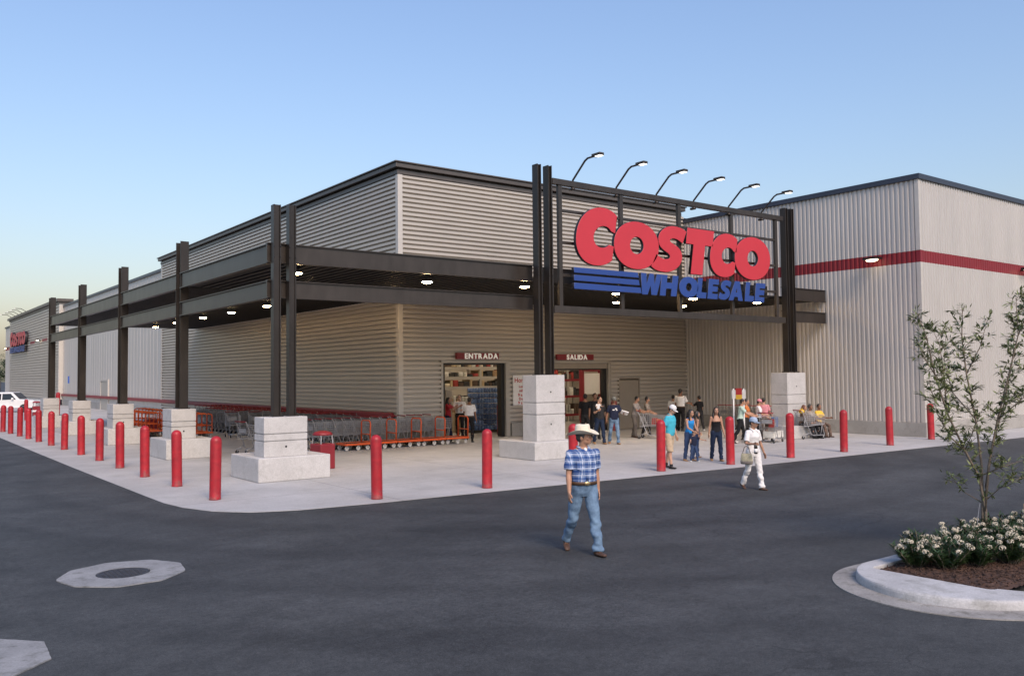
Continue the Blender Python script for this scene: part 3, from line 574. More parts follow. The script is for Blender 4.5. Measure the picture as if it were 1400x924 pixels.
# ================================================================= warehouse blocks
def prof_h(z0,z1,per=.18,off=.105):
    out=[];z=z0
    while z<z1-.001:
        for dz,o in ((0,0),(.066,0),(.074,off),(per-.008,off),(per,0)):
            zz=min(z+dz,z1); out.append((zz,o-.05))
            if zz>=z1: break
        z+=per
    return out
def siding_h(mb,mapf,a0,a1,z0,z1,zref=0.57,per=.18):
    # ribs stay aligned across openings: profile starts on the common grid
    k=math.floor((z0-zref)/per); p=[(z,o) for z,o in prof_h(zref+k*per,z1,per) if z>=z0-1e-6]
    if not p or p[0][0]>z0+1e-6: p.insert(0,(z0,.055))
    vs=[];fs=[]
    for z,o in p: vs+= [mapf(a0,o,z),mapf(a1,o,z)]
    for i in range(len(p)-1): fs.append((2*i,2*i+1,2*i+3,2*i+2))
    mb.add(vs,fs)
def siding_v(mb,mapf,a0,a1,z0,z1,per=.2,off=.045):
    p=[];a=a0
    while a<a1-.001:
        for d,o in ((0,0),(.06,0),(.085,off),(per-.025,off),(per,0)):
            aa=min(a+d,a1); p.append((aa,o))
            if aa>=a1: break
        a+=per
    vs=[];fs=[]
    for a,o in p: vs+=[mapf(a,o,z0),mapf(a,o,z1)]
    for i in range(len(p)-1): fs.append((2*i,2*i+2,2*i+3,2*i+1))
    mb.add(vs,fs)
XL,YW,XR,YR=16.5,28.85,32.67,16.95
front=lambda a,o,z:(a,YW-o,z)
leftm=lambda a,o,z:(XL-o,a,z)
B1=thing('warehouse_entrance_block','grey horizontally ribbed warehouse block with a dark cornice and the two open doorways','building',(XL,YW,SW)); o1=(XL,YW,SW)
mb=MB(o1)
E0,E1,EZ=18.43,21.7,3.15; S0,S1=24.0,27.5; D0,D1,DZ=28.0,29.35,2.32
for a0,a1,z0,z1 in ((XL+.12,E0,.57,EZ),(E1,S0,.57,EZ),(S1,D0,.57,EZ),(D1,XR,.57,EZ),(D0,D1,DZ,EZ),(XL+.12,XR-.06,EZ,10.34)): siding_h(mb,front,a0,a1,z0,z1)
mb.build('front_wall',MT['siding'],B1)
mb=MB(o1); siding_h(mb,leftm,YW+.12,61.0,.57,10.34); mb.build('side_wall',MT['siding'],B1)
mb=MB(o1).box(XL-.075,YW-.075,.57,XL+.13,YW+.13,10.33); mb.build('corner_trim',MT['trim'],B1,bevel=.01); MB(o1).box(XL-.06,60.85,.57,XL+.1,61.1,10.33).build('corner_trim',MT['trim'],B1,bevel=.01)
# plinth along the two walls
mb=MB(o1)
for a0,a1 in ((XL-.05,E0-.1),(E1+.1,S0-.1),(S1+.12,D0-.08),(D1+.1,XR-.05)): mb.box(a0,YW-.06,SW,a1,YW+.12,.565)
mb.box(XL-.06,YW+.12,SW,XL+.12,61,.565)
mb.build('plinth',MT['plinth'],B1,bevel=.01)
# stepped cornice, wrapping the corner
def cornice(parent,org,x0,y0,x1,y1,lev,m,name='cornice'):
    mb=MB(org)
    for z0,z1,p in lev:
        mb.box(x0-p,y0-p,z0,x1+p,y0+.2,z1); mb.box(x0-p,y0+.2,z0,x0+.2,y1+p,z1)
    mb.build(name,m,parent,bevel=.015)
cornice(B1,o1,XL,YW,XR-.35,61.0,((10.30,10.47,.10),(10.472,10.52,.05),(10.522,10.70,.24),(10.702,10.76,.30)),MT['cornice'])
mb=MB(o1).box(XL+.2,YW+.2,10.2,XR+20,61,10.3); mb.box(XL+.2,60.9,SW,XR,61,10.2); mb.build('roof',MT['coping'],B1)
# door surrounds
def frame(x0,x1,z1,w,depth,m,z0=SW,name='door_frame'):
    mb=MB(o1)
    for a,b in ((x0-w,x0),(x1,x1+w)): mb.box(a,YW-.07,z0,b,YW+depth,z1)
    mb.box(x0-w,YW-.07,z1+.002,x1+w,YW+depth,z1+w); return mb.build(name,m,B1,bevel=.006)
frame(E0,E1-.2,EZ-.1,.1,.35,MT['doorframe']); frame(S0,S1-.15,EZ-.1,.1,.35,MT['doorframe'])
mb=MB(o1); mb.box(E1-.2+.1,YW-.05,SW,E1+.02,YW+.3,EZ); mb.build('door_frame',MT['doorframe'],B1)
mb=MB(o1); mb.box(E1-.36,YW+.05,SW,E1-.2,YW+.34,EZ-.1); mb.box(E0,YW+.05,2.98,E1-.36,YW+.25,3.05); mb.box(E0+.02,YW+.05,SW,E0+.14,YW+.3,2.98); mb.build('door_track',MT['darkframe'],B1)
mb=MB(o1); mb.box(S0,YW+.02,2.80,S1-.15,YW+.12,3.05); mb.build('shutter_box',MT['door'],B1)
mb=MB(o1); mb.box(S1-.31,YW+.1,SW,S1-.15,YW+.34,2.8); mb.box(S0,YW+.08,2.74,S1-.31,YW+.3,2.80); mb.build('door_track',MT['darkframe'],B1)
# tan service door
mb=MB(o1).box(D0+.06,YW-.01,SW+.01,D1-.06,YW+.04,DZ-.06); sd_=mb.build('service_door',MT['door'],B1,bevel=.005)
MB(o1).box(D1-.2,YW-.06,1.0,D1-.14,YW-.012,1.14).build('handle',MT['steel'],sd_)
mb=MB(o1)
for a,b,z0,z1 in ((D0,D0+.055,SW,DZ),(D1-.055,D1,SW,DZ),(D0,D1,DZ+.002,DZ+.06)): mb.box(a,YW-.07,z0,b,YW+.1,z1)
mb.build('door_frame',MT['door'],B1)
# red cart guard rail on the left wall
mb=MB(o1).box(XL-.20,YW+.3,.94,XL-.07,61,1.16); mb.build('guard_rail',MT['band'],B1,bevel=.03)
# interior shell
mb=MB(o1); mb.quad((XL+.3,44,SW),(44,44,SW),(44,44,6),(XL+.3,44,6)); mb.quad((XL+.3,YW+.36,SW),(XL+.3,44,SW),(XL+.3,44,6),(XL+.3,YW+.36,6)); mb.quad((44,YW+.36,SW),(44,44,SW),(44,44,6),(44,YW+.36,6))
for a0,a1,z0,z1 in ((XL+.3,E0-.1,0,6),(E1,S0-.1,0,6),(S1,D0,0,6),(D0,44,0,6),(E0-.1,E1,EZ,6),(S0-.1,S1,EZ,6)): mb.quad((a0,YW+.36,z0+SW),(a1,YW+.36,z0+SW),(a1,YW+.36,z1),(a0,YW+.36,z1))
mb.build('interior_wall',MT['inwall'],B1)
mb=MB(o1).quad((XL+.3,YW-.02,SW+.004),(44,YW-.02,SW+.004),(44,44,SW+.004),(XL+.3,44,SW+.004)); mb.build('interior_floor',MT['infloor'],B1)
mb=MB(o1).quad((XL+.3,YW+.36,6),(44,YW+.36,6),(44,44,6),(XL+.3,44,6)); mb.build('interior_ceiling',MT['inwall'],B1)
for y in (31.2,34.5,38):
    for x in (20,24.5,29.5,35): MB(o1).box(x-.9,y-.12,5.8,x+.9,y+.12,5.9).build('ceiling_lamp',MT['tubelamp'],B1)
# ---------------- right wing
B2=thing('warehouse_corner_wing','tall pale vertically ribbed warehouse wing with a red band at the right','building',(XR,YR,SW)); o2=(XR,YR,SW)
rl=lambda a,o,z:(XR-o,a,z)
rf=lambda a,o,z:(a,YR-o,z)
mb=MB(o2); siding_v(mb,rl,YR+.1,YW+.2,.56,6.74); siding_v(mb,rl,YR+.1,YW+3,7.2,10.0); mb.build('side_wall',MT['siding_v'],B2)
mb=MB(o2); siding_v(mb,rf,XR+.1,60,.56,6.74); siding_v(mb,rf,XR+.1,60,7.2,10.0); mb.build('front_wall',MT['siding_v'],B2)
mb=MB(o2); siding_v(mb,rl,YR+.1,YW+.2,6.74,7.2); siding_v(mb,rf,XR+.1,60,6.74,7.2)
for a in ((XR-.05,YR-.05),): mb.box(XR-.052,YR-.052,6.74,XR+.11,YR+.11,7.2)
mb.build('red_band',MT['band'],B2)
mb=MB(o2); mb.box(XR-.055,YR-.055,.56,XR+.12,YR+.12,6.738); mb.build('corner_trim',MT['trim'],B2,bevel=.01); MB(o2).box(XR-.055,YR-.055,7.202,XR+.12,YR+.12,10.0).build('corner_trim',MT['trim'],B2,bevel=.01)
mb=MB(o2); mb.box(XR-.11,YR-.11,SW,60,YR+.2,.555); mb.box(XR-.11,YR+.2,SW,XR+.2,YW-.07,.555); mb.build('plinth',MT['plinth'],B2,bevel=.012)
mb=MB(o2); mb.box(XR-.12,YR-.12,9.96,60.2,YR+.25,10.17); mb.box(XR-.12,YR+.25,9.96,XR+.25,YW+3,10.17); mb.build('coping',MT['coping'],B2,bevel=.01)
mb=MB(o2); mb.box(XR+.2,YR+.2,9.6,60,YW+8,9.7); mb.box(59.8,YR+.2,SW,60,YW+8,9.6); mb.build('roof',MT['coping'],B2)
def wall_lamp(parent,org,p,nrm):
    x,y,z=p; nx,ny=nrm
    mb=MB(org)
    mb.bar((x,y,z),(x+nx*.22,y+ny*.22,z+.02),.07); c=(x+nx*.32,y+ny*.32,z)
    hx,hy=(.18,.32) if nx else (.32,.18)
    mb.box(c[0]-hx,c[1]-hy,z+.02,c[0]+hx,c[1]+hy,z+.10)
    o=mb.build('wall_lamp',MT['darkframe'],parent)
    MB(org).ell((c[0],c[1],z),(hx*.8,hy*.8,.07)).build('lens',MT['lampw'],o,True)
wall_lamp(B2,o2,(XR-.05,18.71,6.98),(-1,0)); wall_lamp(B2,o2,(41.35,YR-.05,6.95),(0,-1))
# ---------------- pale middle wing along the left
B3=thing('warehouse_middle_wing','pale smooth-panelled warehouse wing with a small grey door, between the two ribbed blocks','building',(XL,61,SW)); o3=(XL,61,SW)
lm=lambda a,o,z:(XL+.25-o,a,z)
mb=MB(o3); siding_v(mb,lm,61.1,97,.56,9.95,per=.9,off=.03); mb.build('side_wall',MT['siding_v'],B3)
mb=MB(o3).box(XL+.1,61.1,9.93,XL+.5,97,10.12); mb.build('coping',MT['coping'],B3)
mb=MB(o3).box(XL+.16,61.1,SW,XL+.4,97,.56); mb.build('plinth',MT['plinth'],B3)
mb=MB(o3).box(XL+.5,61.1,9.6,XL+40,97,9.7); mb.build('roof',MT['coping'],B3)
mb=MB(o3).box(XL+.02,61.2,.94,XL+.16,97,1.16); mb.build('guard_rail',MT['band'],B3)
d_=MB(o3).box(XL+.15,77.4,SW,XL+.24,79.9,2.34).build('service_door',MT['doorframe'],B3)
MB(o3).box(XL+.09,77.9,1.0,XL+.148,78.1,1.16).build('handle',MT['steel'],d_)
MB(o3).box(XL+.12,77.2,SW,XL+.26,77.39,2.4).box(XL+.12,79.91,SW,XL+.26,80.1,2.4).box(XL+.12,77.2,2.402,XL+.26,80.1,2.55).build('door_frame',MT['trim'],B3)
# ---------------- far ribbed block with its own sign
B4=thing('warehouse_far_block','far grey ribbed block with a dark cornice and the smaller store sign','building',(XL,97,SW)); o4=(XL,97,SW)
XF=XL-.15
fm=lambda a,o,z:(XF-o,a,z)
mb=MB(o4); siding_h(mb,fm,97.3,132.3,.57,10.3,per=.3); mb.build('side_wall',MT['siding'],B4)
mb=MB(o4).box(XF-.06,97.1,.57,XF+.3,97.35,10.3); mb.build('corner_trim',MT['trim'],B4)
mb=MB(o4)
for z0,z1,p in ((10.25,10.45,.1),(10.47,10.75,.3)): mb.box(XF-p,97.1-p,z0,XF+1.2,132.5+p,z1)
mb.build('cornice',MT['cornice'],B4)
mb=MB(o4).box(XF+.3,97.1,.1,XF+20,97.3,10.3); mb.box(XF+.3,97.3,10.1,XF+20,132.4,10.2); mb.build('roof',MT['siding_v'],B4)
mb=MB(o4).box(XF-.06,97.2,SW,XF+.1,132.4,.565); mb.build('plinth',MT['plinth'],B4)
MB(o4).box(XF-.06,104.2,SW,XF-.045,106.0,2.5).build('service_door',MT['doorframe'],B4)
mb=MB(o4)
for y in (112,104): mb.box(XF-.07,y,6.75,XF-.05,y+3,7.05)
mb.build('red_band',MT['band'],B4)
wall_lamp(B4,o4,(XF-.05,108,6.95),(-1,0))
for y in (117,120,123,126,129):
    a=MB(o4).tube([(XF-.3,y,10.75),(XF-.8,y,11.05),(XF-1.4,y,11.05)],.04,6).build('sign_lamp',MT['bronze'],B4); MB(o4).box(XF-1.55,y-.08,10.99,XF-1.4,y+.08,11.05).build('lens',MT['white'],a)
# ---------------- last pale block
B5=thing('warehouse_end_wing','farthest pale warehouse wing with a short red band, at the left edge','building',(XL,132.5,SW)); o5=(XL,132.5,SW)
mb=MB(o5); siding_v(mb,lm,132.5,139.5,.5,6.7,per=.8); siding_v(mb,lm,132.5,139.5,7.15,9.8,per=.8); mb.box(XL+.25,139.5,SW,XL+40,139.7,9.8); mb.build('side_wall',MT['siding_v'],B5)
mb=MB(o5); siding_v(mb,lm,132.5,139.5,6.7,7.15,per=.8); mb.build('red_band',MT['band'],B5)
mb=MB(o5).box(XL+.1,132.5,9.78,XL+.5,139.8,9.98); mb.build('coping',MT['coping'],B5)
mb=MB(o5).box(XL+.5,132.5,9.5,XL+40,139.5,9.6); mb.build('roof',MT['coping'],B5)
mb=MB(o5).box(XL+.16,132.5,SW,XL+.3,139.5,.5); mb.build('plinth',MT['plinth'],B5)
wall_lamp(B5,o5,(XL+.2,137,6.95),(-1,0))
# ================================================================= canopy
CX,CY=8.6,21.1
K=thing('steel_canopy','dark bronze steel canopy of paired beams and tall columns wrapping the corner of the building','canopy',(CX,CY,SW)); ok=(CX,CY,SW)
def ibeam_x(mb,x0,x1,y,z0,z1,w=.16):
    mb.box(x0,y-w/2,z0,x1,y+w/2,z0+.025); mb.box(x0,y-w/2,z1-.025,x1,y+w/2,z1); mb.box(x0,y-w/2+.05,z0+.025,x1,y+w/2-.05,z1-.025)
def ibeam_y(mb,y0,y1,x,z0,z1,w=.16):
    mb.box(x-w/2,y0,z0,x+w/2,y1,z0+.025); mb.box(x-w/2,y0,z1-.025,x+w/2,y1,z1); mb.box(x-w/2+.05,y0,z0+.025,x+w/2-.05,y1,z1-.025)
LO=(4.58,5.03); UP=(5.48,5.98)
def bld(fn,*a):
    mb=MB(ok); fn(mb,*a); return mb.build('beam',MT['bronze'],K)
for z0,z1 in (LO,UP):
    bld(ibeam_x,8.9,16.9,21.2,z0,z1)
    ys=[21.3,29.05,36.9,44.75,52.6]
    for i in range(4): bld(ibeam_y,ys[i]+(.2 if i else .05),ys[i+1]-.2,8.42,z0,z1)
    bld(ibeam_x,8.28,8.9,21.2,z0,z1)
    bld(ibeam_x,29.7,32.62,21.1,z0,z1)
# dark deck
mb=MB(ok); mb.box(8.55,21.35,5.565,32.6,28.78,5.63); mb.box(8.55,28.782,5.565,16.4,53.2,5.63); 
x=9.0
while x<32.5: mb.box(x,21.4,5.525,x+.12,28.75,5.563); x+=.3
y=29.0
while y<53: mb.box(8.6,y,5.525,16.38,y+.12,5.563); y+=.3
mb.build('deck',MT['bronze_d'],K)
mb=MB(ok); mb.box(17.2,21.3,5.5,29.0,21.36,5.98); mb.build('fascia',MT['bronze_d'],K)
# columns: built-up I sections
def col(x,y,z0,z1,wx,wy,along='x',t=.03):
    mb=MB(ok)
    if along=='x':   # flanges face -x / +x
        mb.box(x-wx/2,y-wy/2,z0,x-wx/2+t,y+wy/2,z1); mb.box(x+wx/2-t,y-wy/2,z0,x+wx/2,y+wy/2,z1); mb.box(x-wx/2+t,y-t/2-.05,z0,x+wx/2-t,y+t/2-.05,z1)
    else:
        mb.box(x-wx/2,y-wy/2,z0,x+wx/2,y-wy/2+t,z1); mb.box(x-wx/2,y+wy/2-t,z0,x+wx/2,y+wy/2,z1); mb.box(x-t/2,y-wy/2+t,z0,x+t/2,y+wy/2-t,z1)
    mb.box(x-wx/2-.05,y-wy/2-.05,z0-.0,x+wx/2+.05,y+wy/2+.05,z0+.03)
    c=mb.build('column',MT['column'],K,bevel=.004,seg=1)
    if y<22:
        for zz in (UP[0]+.12,UP[1]-.12):
            for s in (-1,1): MB(ok).ell((x+s*(wx/2-t*.5),y-wy/2-.0,zz),.018,nu=6,nv=4).build('bolt',MT['darkframe'],c)
col(8.445,21.0,1.57,6.93,.19,.20); col(8.855,21.0,1.57,6.96,.19,.20)
for y in (29.05,36.9,44.75,52.6): col(8.49,y,1.57,7.02,.27,.5,'y')
col(16.70,20.66,2.54,9.05,.16,.26); col(17.13,20.66,2.54,9.06,.16,.26); col(29.30,20.66,2.54,9.05,.17,.26); col(29.69,20.66,2.54,9.06,.17,.26)
# soffit lamps
for x,y in [(9.55,22.3),(13.74,22.33),(17.15,21.9),(21.44,22.1),(25.49,22.1),(29.2,21.95),(12.97,29.06),(15.6,27.6),(12.98,33.2),(12.97,37.25),(12.95,41.03),(13.0,45.4),(13.1,49.7),(24.07,24.82),(27.88,24.75)]:
    mb=MB(ok); mb.lathe([(.05,5.524),(.05,5.50),(.10,5.48),(.19,5.41),(.19,5.39)],(x,y,0),14)
    l=mb.build('soffit_lamp',MT['steel'],K,True)
    MB(ok).ell((x,y,5.39),(.155,.155,.045)).build('lens',MT['lamp'],l,True)
# ---------------------------------------------------------------- concrete pedestals
def pedestal(label,fx0,fy0,fx1,fy1,fz,bx0,by0,bx1,by1,bz,g=.012):
    c=((fx0+fx1)/2,(fy0+fy1)/2,SW); p=thing('concrete_pedestal',label,'pedestal',c,0,'concrete column pedestals')
    MB(c).box(fx0,fy0,SW,fx1,fy1,fz).build('footing',MT['block'],p,bevel=.025,seg=2)
    mb=MB(c); h=bz-fz; z1=bz-h*.42; z2=bz-h*.60
    for a,b in ((fz,z2-g),(z2+g,z1-g),(z1+g,bz)): mb.box(bx0,by0,a,bx1,by1,b)
    for zz in (z1,z2): mb.box(bx0+.02,by0+.02,zz-g,bx1-.02,by1-.02,zz+g)
    o=mb.build('block',MT['block'],p,bevel=.012)
    t=MB(c)
    for zz in (fz+h*.25,bz-h*.26):
        if h<1.2 and zz>bz-h*.4: continue
        t.lathe([(.028,0),(.028,.012)],(0,0,0),10)
        n=20; vs=t.v[-n:]; 
        for i in range(len(t.v)-n,len(t.v)):
            v=Vector(t.v[i])+Vector(c); t.v[i]=tuple(Vector(((bx0+bx1)/2+v.x,by0+.01-v.z,zz+v.y))-Vector(c))
    t.build('tie_hole',MT['darkframe'],o)
pedestal('low concrete pedestal on a wide footing under the paired corner columns',7.78,20.42,9.66,22.35,.60,7.97,20.56,9.1,21.20,1.57)
for y,nm in ((29.05,'low concrete pedestal under the next canopy column left of the corner pair'),(36.9,'low concrete pedestal under the third canopy column, beside the orange trolleys'),(44.75,'low concrete pedestal under the fourth canopy column along the left walkway'),(52.6,'low concrete pedestal under the farthest canopy column, nearest the parked pickup')):
    pedestal(nm,7.78,y-.85,9.25,y+1.0,.63,8.03,y-.5,8.8,y+.5,1.57)
pedestal('tall concrete pedestal under the left pair of sign columns',16.02,20.05,17.75,21.85,.55,16.3,20.3,17.42,20.98,2.54)
pedestal('tall concrete pedestal under the right sign columns, behind the seated women',28.2,19.75,30.5,22.0,.50,28.62,20.2,29.8,20.95,2.52)
# ================================================================= store sign
def curve_mesh(name,loops,depth,bevel=0):
    cu=bpy.data.curves.new(name,'CURVE'); cu.dimensions='2D'; cu.fill_mode='BOTH'; cu.extrude=depth/2; cu.bevel_depth=bevel; cu.bevel_resolution=1; cu.offset=0
    for lp in loops:
        s=cu.splines.new('POLY'); s.points.add(len(lp)-1); s.use_cyclic_u=True
        for p,(x,y) in zip(s.points,lp): p.co=(x,y,0,1)
    o=bpy.data.objects.new(name,cu); COL.objects.link(o)
    bpy.context.view_layer.update(); dg=bpy.context.evaluated_depsgraph_get()
    me=bpy.data.meshes.new_from_object(o.evaluated_get(dg)); bpy.data.objects.remove(o); bpy.data.curves.remove(cu)
    me.transform(Matrix.Rotation(R(90),4,'X')); return me
def text_mesh(name,body,size,depth,bold=0):
    cu=bpy.data.curves.new(name,'FONT'); cu.body=body; cu.size=size; cu.extrude=depth/2; cu.offset=bold; cu.align_x='LEFT'
    o=bpy.data.objects.new(name,cu); COL.objects.link(o)
    bpy.context.view_layer.update(); dg=bpy.context.evaluated_depsgraph_get()
    me=bpy.data.meshes.new_from_object(o.evaluated_get(dg)); bpy.data.objects.remove(o); bpy.data.curves.remove(cu)
    me.transform(Matrix.Rotation(R(90),4,'X')); return me
def arc(cx,cy,rx,ry,a0,a1,n=28,e=2.0):
    out=[]
    for i in range(n+1):
        a=R(a0+(a1-a0)*i/n); c,s=math.cos(a),math.sin(a)
        out.append((cx+rx*math.copysign(abs(c)**(2/e),c),cy+ry*math.copysign(abs(s)**(2/e),s)))
    return out
def stroke(pts,wid):
    # Catmull-Rom centre line with varying half width
    P=[pts[0]]+pts+[pts[-1]]; W=[wid[0]]+wid+[wid[-1]]; c=[];ww=[]
    for i in range(1,len(P)-2):
        for k in range(10):
            t=k/10; f=lambda a,b,d,e:.5*((2*b)+(-a+d)*t+(2*a-5*b+4*d-e)*t*t+(-a+3*b-3*d+e)*t**3)
            c.append((f(*[P[i+j][0] for j in (-1,0,1,2)]),f(*[P[i+j][1] for j in (-1,0,1,2)]))); ww.append(W[i]+(W[i+1]-W[i])*t)
    c.append(pts[-1]); ww.append(wid[-1]); L=[];Q=[]
    for i,(x,y) in enumerate(c):
        a=c[max(i-1,0)];b=c[min(i+1,len(c)-1)]; dx,dy=b[0]-a[0],b[1]-a[1]; l=math.hypot(dx,dy) or 1
        L.append((x-dy/l*ww[i],y+dx/l*ww[i])); Q.append((x+dy/l*ww[i],y-dx/l*ww[i]))
    return L+Q[::-1]
def C_(): 
    o=arc(.60,.5,.60,.5,48,312,40,2.15); o=[(1.0,.90)]+o+[(1.0,.10)]
    i=arc(.69,.5,.25,.195,-42,-322,30)
    return [o+[(1.0,.35)]+i+[(1.0,.59)]]
def O_(hx=.155,hy=.19): return [arc(.5,.5,.5,.5,0,354,48,2.1),arc(.5,.5,hx,hy,0,352,30)]
def crom(pts,n=6):
    P=[pts[0]]+pts+[pts[-1]]; out=[]
    for i in range(1,len(P)-2):
        for k in range(n):
            t=k/n; f=lambda a,b,d,e:.5*((2*b)+(-a+d)*t+(2*a-5*b+4*d-e)*t*t+(-a+3*b-3*d+e)*t**3)
            out.append(tuple(f(*[P[i+j][q] for j in (-1,0,1,2)]) for q in (0,1)))
    return out+[pts[-1]]
def S_(): return [crom([(1.0,.92),(.84,.975),(.64,1.0),(.44,.99),(.26,.93),(.13,.82),(.10,.68),(.16,.56),(.29,.475),(.43,.42),(.52,.37),(.54,.315),(.48,.275),(.36,.265),(.22,.29),(.08,.36)])+crom([(-.04,.09),(.10,.03),(.30,0),(.50,0),(.70,.05),(.86,.15),(.94,.29),(.91,.43),(.80,.535),(.66,.595),(.53,.64),(.475,.68),(.50,.725),(.60,.745),(.74,.725),(.91,.66)])]
T_=lambda:[[(0,1),(1,1),(1,.66),(.71,.66),(.71,0),(.28,0),(.28,.66),(0,.66)]]
W_=lambda:[[(0,1),(.24,1),(.31,.45),(.42,1),(.60,1),(.70,.45),(.77,1),(1,1),(.86,0),(.60,0),(.51,.48),(.41,0),(.15,0)]]
H_=lambda:[[(0,0),(0,1),(.33,1),(.33,.63),(.67,.63),(.67,1),(1,1),(1,0),(.67,0),(.67,.36),(.33,.36),(.33,0)]]
L_=lambda:[[(0,0),(0,1),(.45,1),(.45,.28),(1,.28),(1,0)]]
E_=lambda:[[(0,0),(0,1),(1,1),(1,.75),(.42,.75),(.42,.63),(.94,.63),(.94,.38),(.42,.38),(.42,.25),(1,.25),(1,0)]]
A_=lambda:[[(0,0),(.34,1),(.66,1),(1,0),(.68,0),(.62,.19),(.38,.19),(.32,0)],[(.43,.40),(.57,.40),(.50,.70)]]
SH=.17
def build_letters(parent,place,scale_depth=.10):
    # boxes (x0,x1,z0,z1) as they stand on the frame; letters are sheared like the sign's italic
    items=[(C_,17.90,19.86,6.02,7.89,'signred'),(O_,19.64,21.72,6.02,7.59,'signred'),(S_,21.44,23.20,6.02,7.61,'signred'),(T_,22.98,24.66,6.03,7.63,'signred'),(C_,24.30,26.0,6.02,7.61,'signred'),(O_,25.76,27.86,6.02,7.61,'signred')]
    wl=[(W_,20.80,21.87),(H_,21.80,22.70),(O_,22.76,23.70),(L_,23.66,24.24),(E_,24.24,24.86),(S_,24.86,25.56),(A_,25.42,26.30),(L_,26.33,26.93),(E_,26.92,27.56)]
    items+= [(f,a-.01,b+.025,5.20,5.90,'signblue') for f,a,b in wl]
    def put(loops,m,nm):
        me=curve_mesh(nm,loops,scale_depth,.012); o=link(nm,me,MT[m],parent); me.materials.append(MT['signside']); place(o)
        for q in me.polygons: q.material_index=1 if abs(q.normal.y)<.5 else 0
    for f,x0,x1,z0,z1,m in items:
        sh=SH*(z1-z0) if f not in (O_,) else SH*.35*(z1-z0)
        w=(x1-x0)-sh*(0 if f is O_ else 1); w=max(w,.3)
        args=f(.155,.22) if (f is O_ and m=='signblue') else f()
        put([[(x0+px*w+py*sh,z0+py*(z1-z0)) for px,py in lp] for lp in args],m,'letter')
    for z0,z1,xe in ((5.74,5.89,20.74),(5.49,5.65,20.78),(5.23,5.40,20.86)):
        put([[(17.94,z0),(xe+.04,z0),(xe,z1),(17.94,z1)]],'signblue','stripe')
SY=20.6
G=thing('store_sign','large red and blue store name with its framework standing above the entrance canopy','sign',(17.3,SY,4.5)); og=Vector((17.3,SY,4.5))
def place_main(o): o.location=Vector((-.09,20.33,0))-og
build_letters(G,place_main)
def rail(x0,x1,z0,z1,y=SY,d=.14,n='rail'): 
    mb=MB(og).box(x0,y-d/2,z0,x1,y+d/2,z1); return mb.build(n,MT['bronze'],G,bevel=.006,seg=1)
rail(17.22,29.04,8.50,8.68,d=.18); rail(17.22,29.04,4.47,4.69,d=.22)
for z in (7.66,6.65,5.63):
    xs=[17.62,20.15,22.99,25.86,28.55]
    for a,b in zip(xs,xs[1:]): rail(a,b,z,z+.09,SY,.08)
for x in (17.48,20.15,22.99,25.86,28.55): rail(x,x+.14,4.692,8.498,SY,.12,'post')
rail(17.22,17.26,4.70,8.49,SY+.02,.1,'post')
mb=MB(og)
for x in (19,20.7,22.3,23.9,25.1,26.8):
    for z in (6.5,7.2): mb.box(x-.03,20.44,z,x+.03,SY-.03,z+.06)
for x in (19,20.2,21.2,22.4,23.4,24.4,25.2,26.2,27): mb.box(x-.03,20.44,5.5,x+.03,SY-.03,5.56)
mb.build('letter_brackets',MT['bronze'],G)
for x in (18.10,20.01,21.92,23.84,25.78,27.75):
    a=MB(og).tube([(x,SY,8.55),(x,SY-.04,8.72),(x,SY-.62,9.22),(x,SY-.75,9.28),(x,SY-1.05,9.28)],.032,8)
    a.box(x-.05,SY-.1,8.40,x+.05,SY+.1,8.47)
    a=a.build('lamp_arm',MT['bronze'],G,True)
    MB(og).box(x-.10,SY-1.40,9.25,x+.10,SY-1.02,9.34).build('lamp_head',MT['bronze'],a,bevel=.02)
    MB(og).box(x-.075,SY-1.38,9.238,x+.075,SY-1.16,9.249).build('lens',MT['lampsign'],a)
# smaller copy on the far block: it faces the other road (-x)
F=thing('far_store_sign','small distant copy of the red and blue store name on the far ribbed block','sign',(XF-.25,129.3,4.5),R(-90))
s=12.8/10.0
def place_far(o): o.location=(-17.9*s,0,-4.5*s*1.75+3.1); o.scale=(s,1,1.75)
build_letters(F,place_far,.3)
for o in kids(F): o.location.z=6.05-4.5-5.22*1.0+ (0); o.scale=(s,1,1.0)
# ================================================================= doorway signs
def plate_sign(label,x0,x1,z0,z1,txt,size,tx,tz,bold):
    p=thing('doorway_sign',label,'sign',(x0,YW-.2,z0),0)
    MB((x0,YW-.2,z0)).box(x0,YW-.2,z0,x1,YW-.06,z1).build('plate',MT['signplate'],p,bevel=.008)
    x=tx
    for chh in txt:
        me=text_mesh('letter',chh,size,.03,bold); xs=[v.co.x for v in me.vertices]
        o=link('letter',me,MT['letterwhite'],p); o.location=(x-x0-min(xs),-.017,tz-z0); x+=(max(xs)-min(xs))+size*.13
plate_sign('dark red plate reading ENTRADA over the left doorway',19.0,21.06,3.2,3.46,'ENTRADA',.30,19.36,3.225,.010)
plate_sign('dark red plate reading SALIDA over the right doorway',24.2,26.32,3.18,3.43,'SALIDA',.30,24.72,3.2,.010)
P=thing('opening_hours_board','white opening hours board with red writing beside the left doorway','sign',(21.85,YW-.1,1.29)); op=(21.85,YW-.1,1.29)
MB(op).box(21.85,YW-.1,1.29,23.05,YW-.055,2.54).build('board',MT['poster'],P)
for t,sz,x,z in (('Horario',.27,21.93,2.24),('Lunes a',.15,22.15,2.02),('sábado',.15,22.17,1.85),('9 a 21',.17,22.1,1.66),('Domingo',.15,22.15,1.50),('9 a 20',.17,22.1,1.33)):
    for chh in t:
        if chh==' ': x+=sz*.3; continue
        me=text_mesh('letter',chh,sz,.006,.004); xs=[v.co.x for v in me.vertices]
        o=link('letter',me,MT['postred'],P); o.location=Vector((x-min(xs),YW-.104,z))-Vector(op); x+=max(xs)-min(xs)+sz*.10
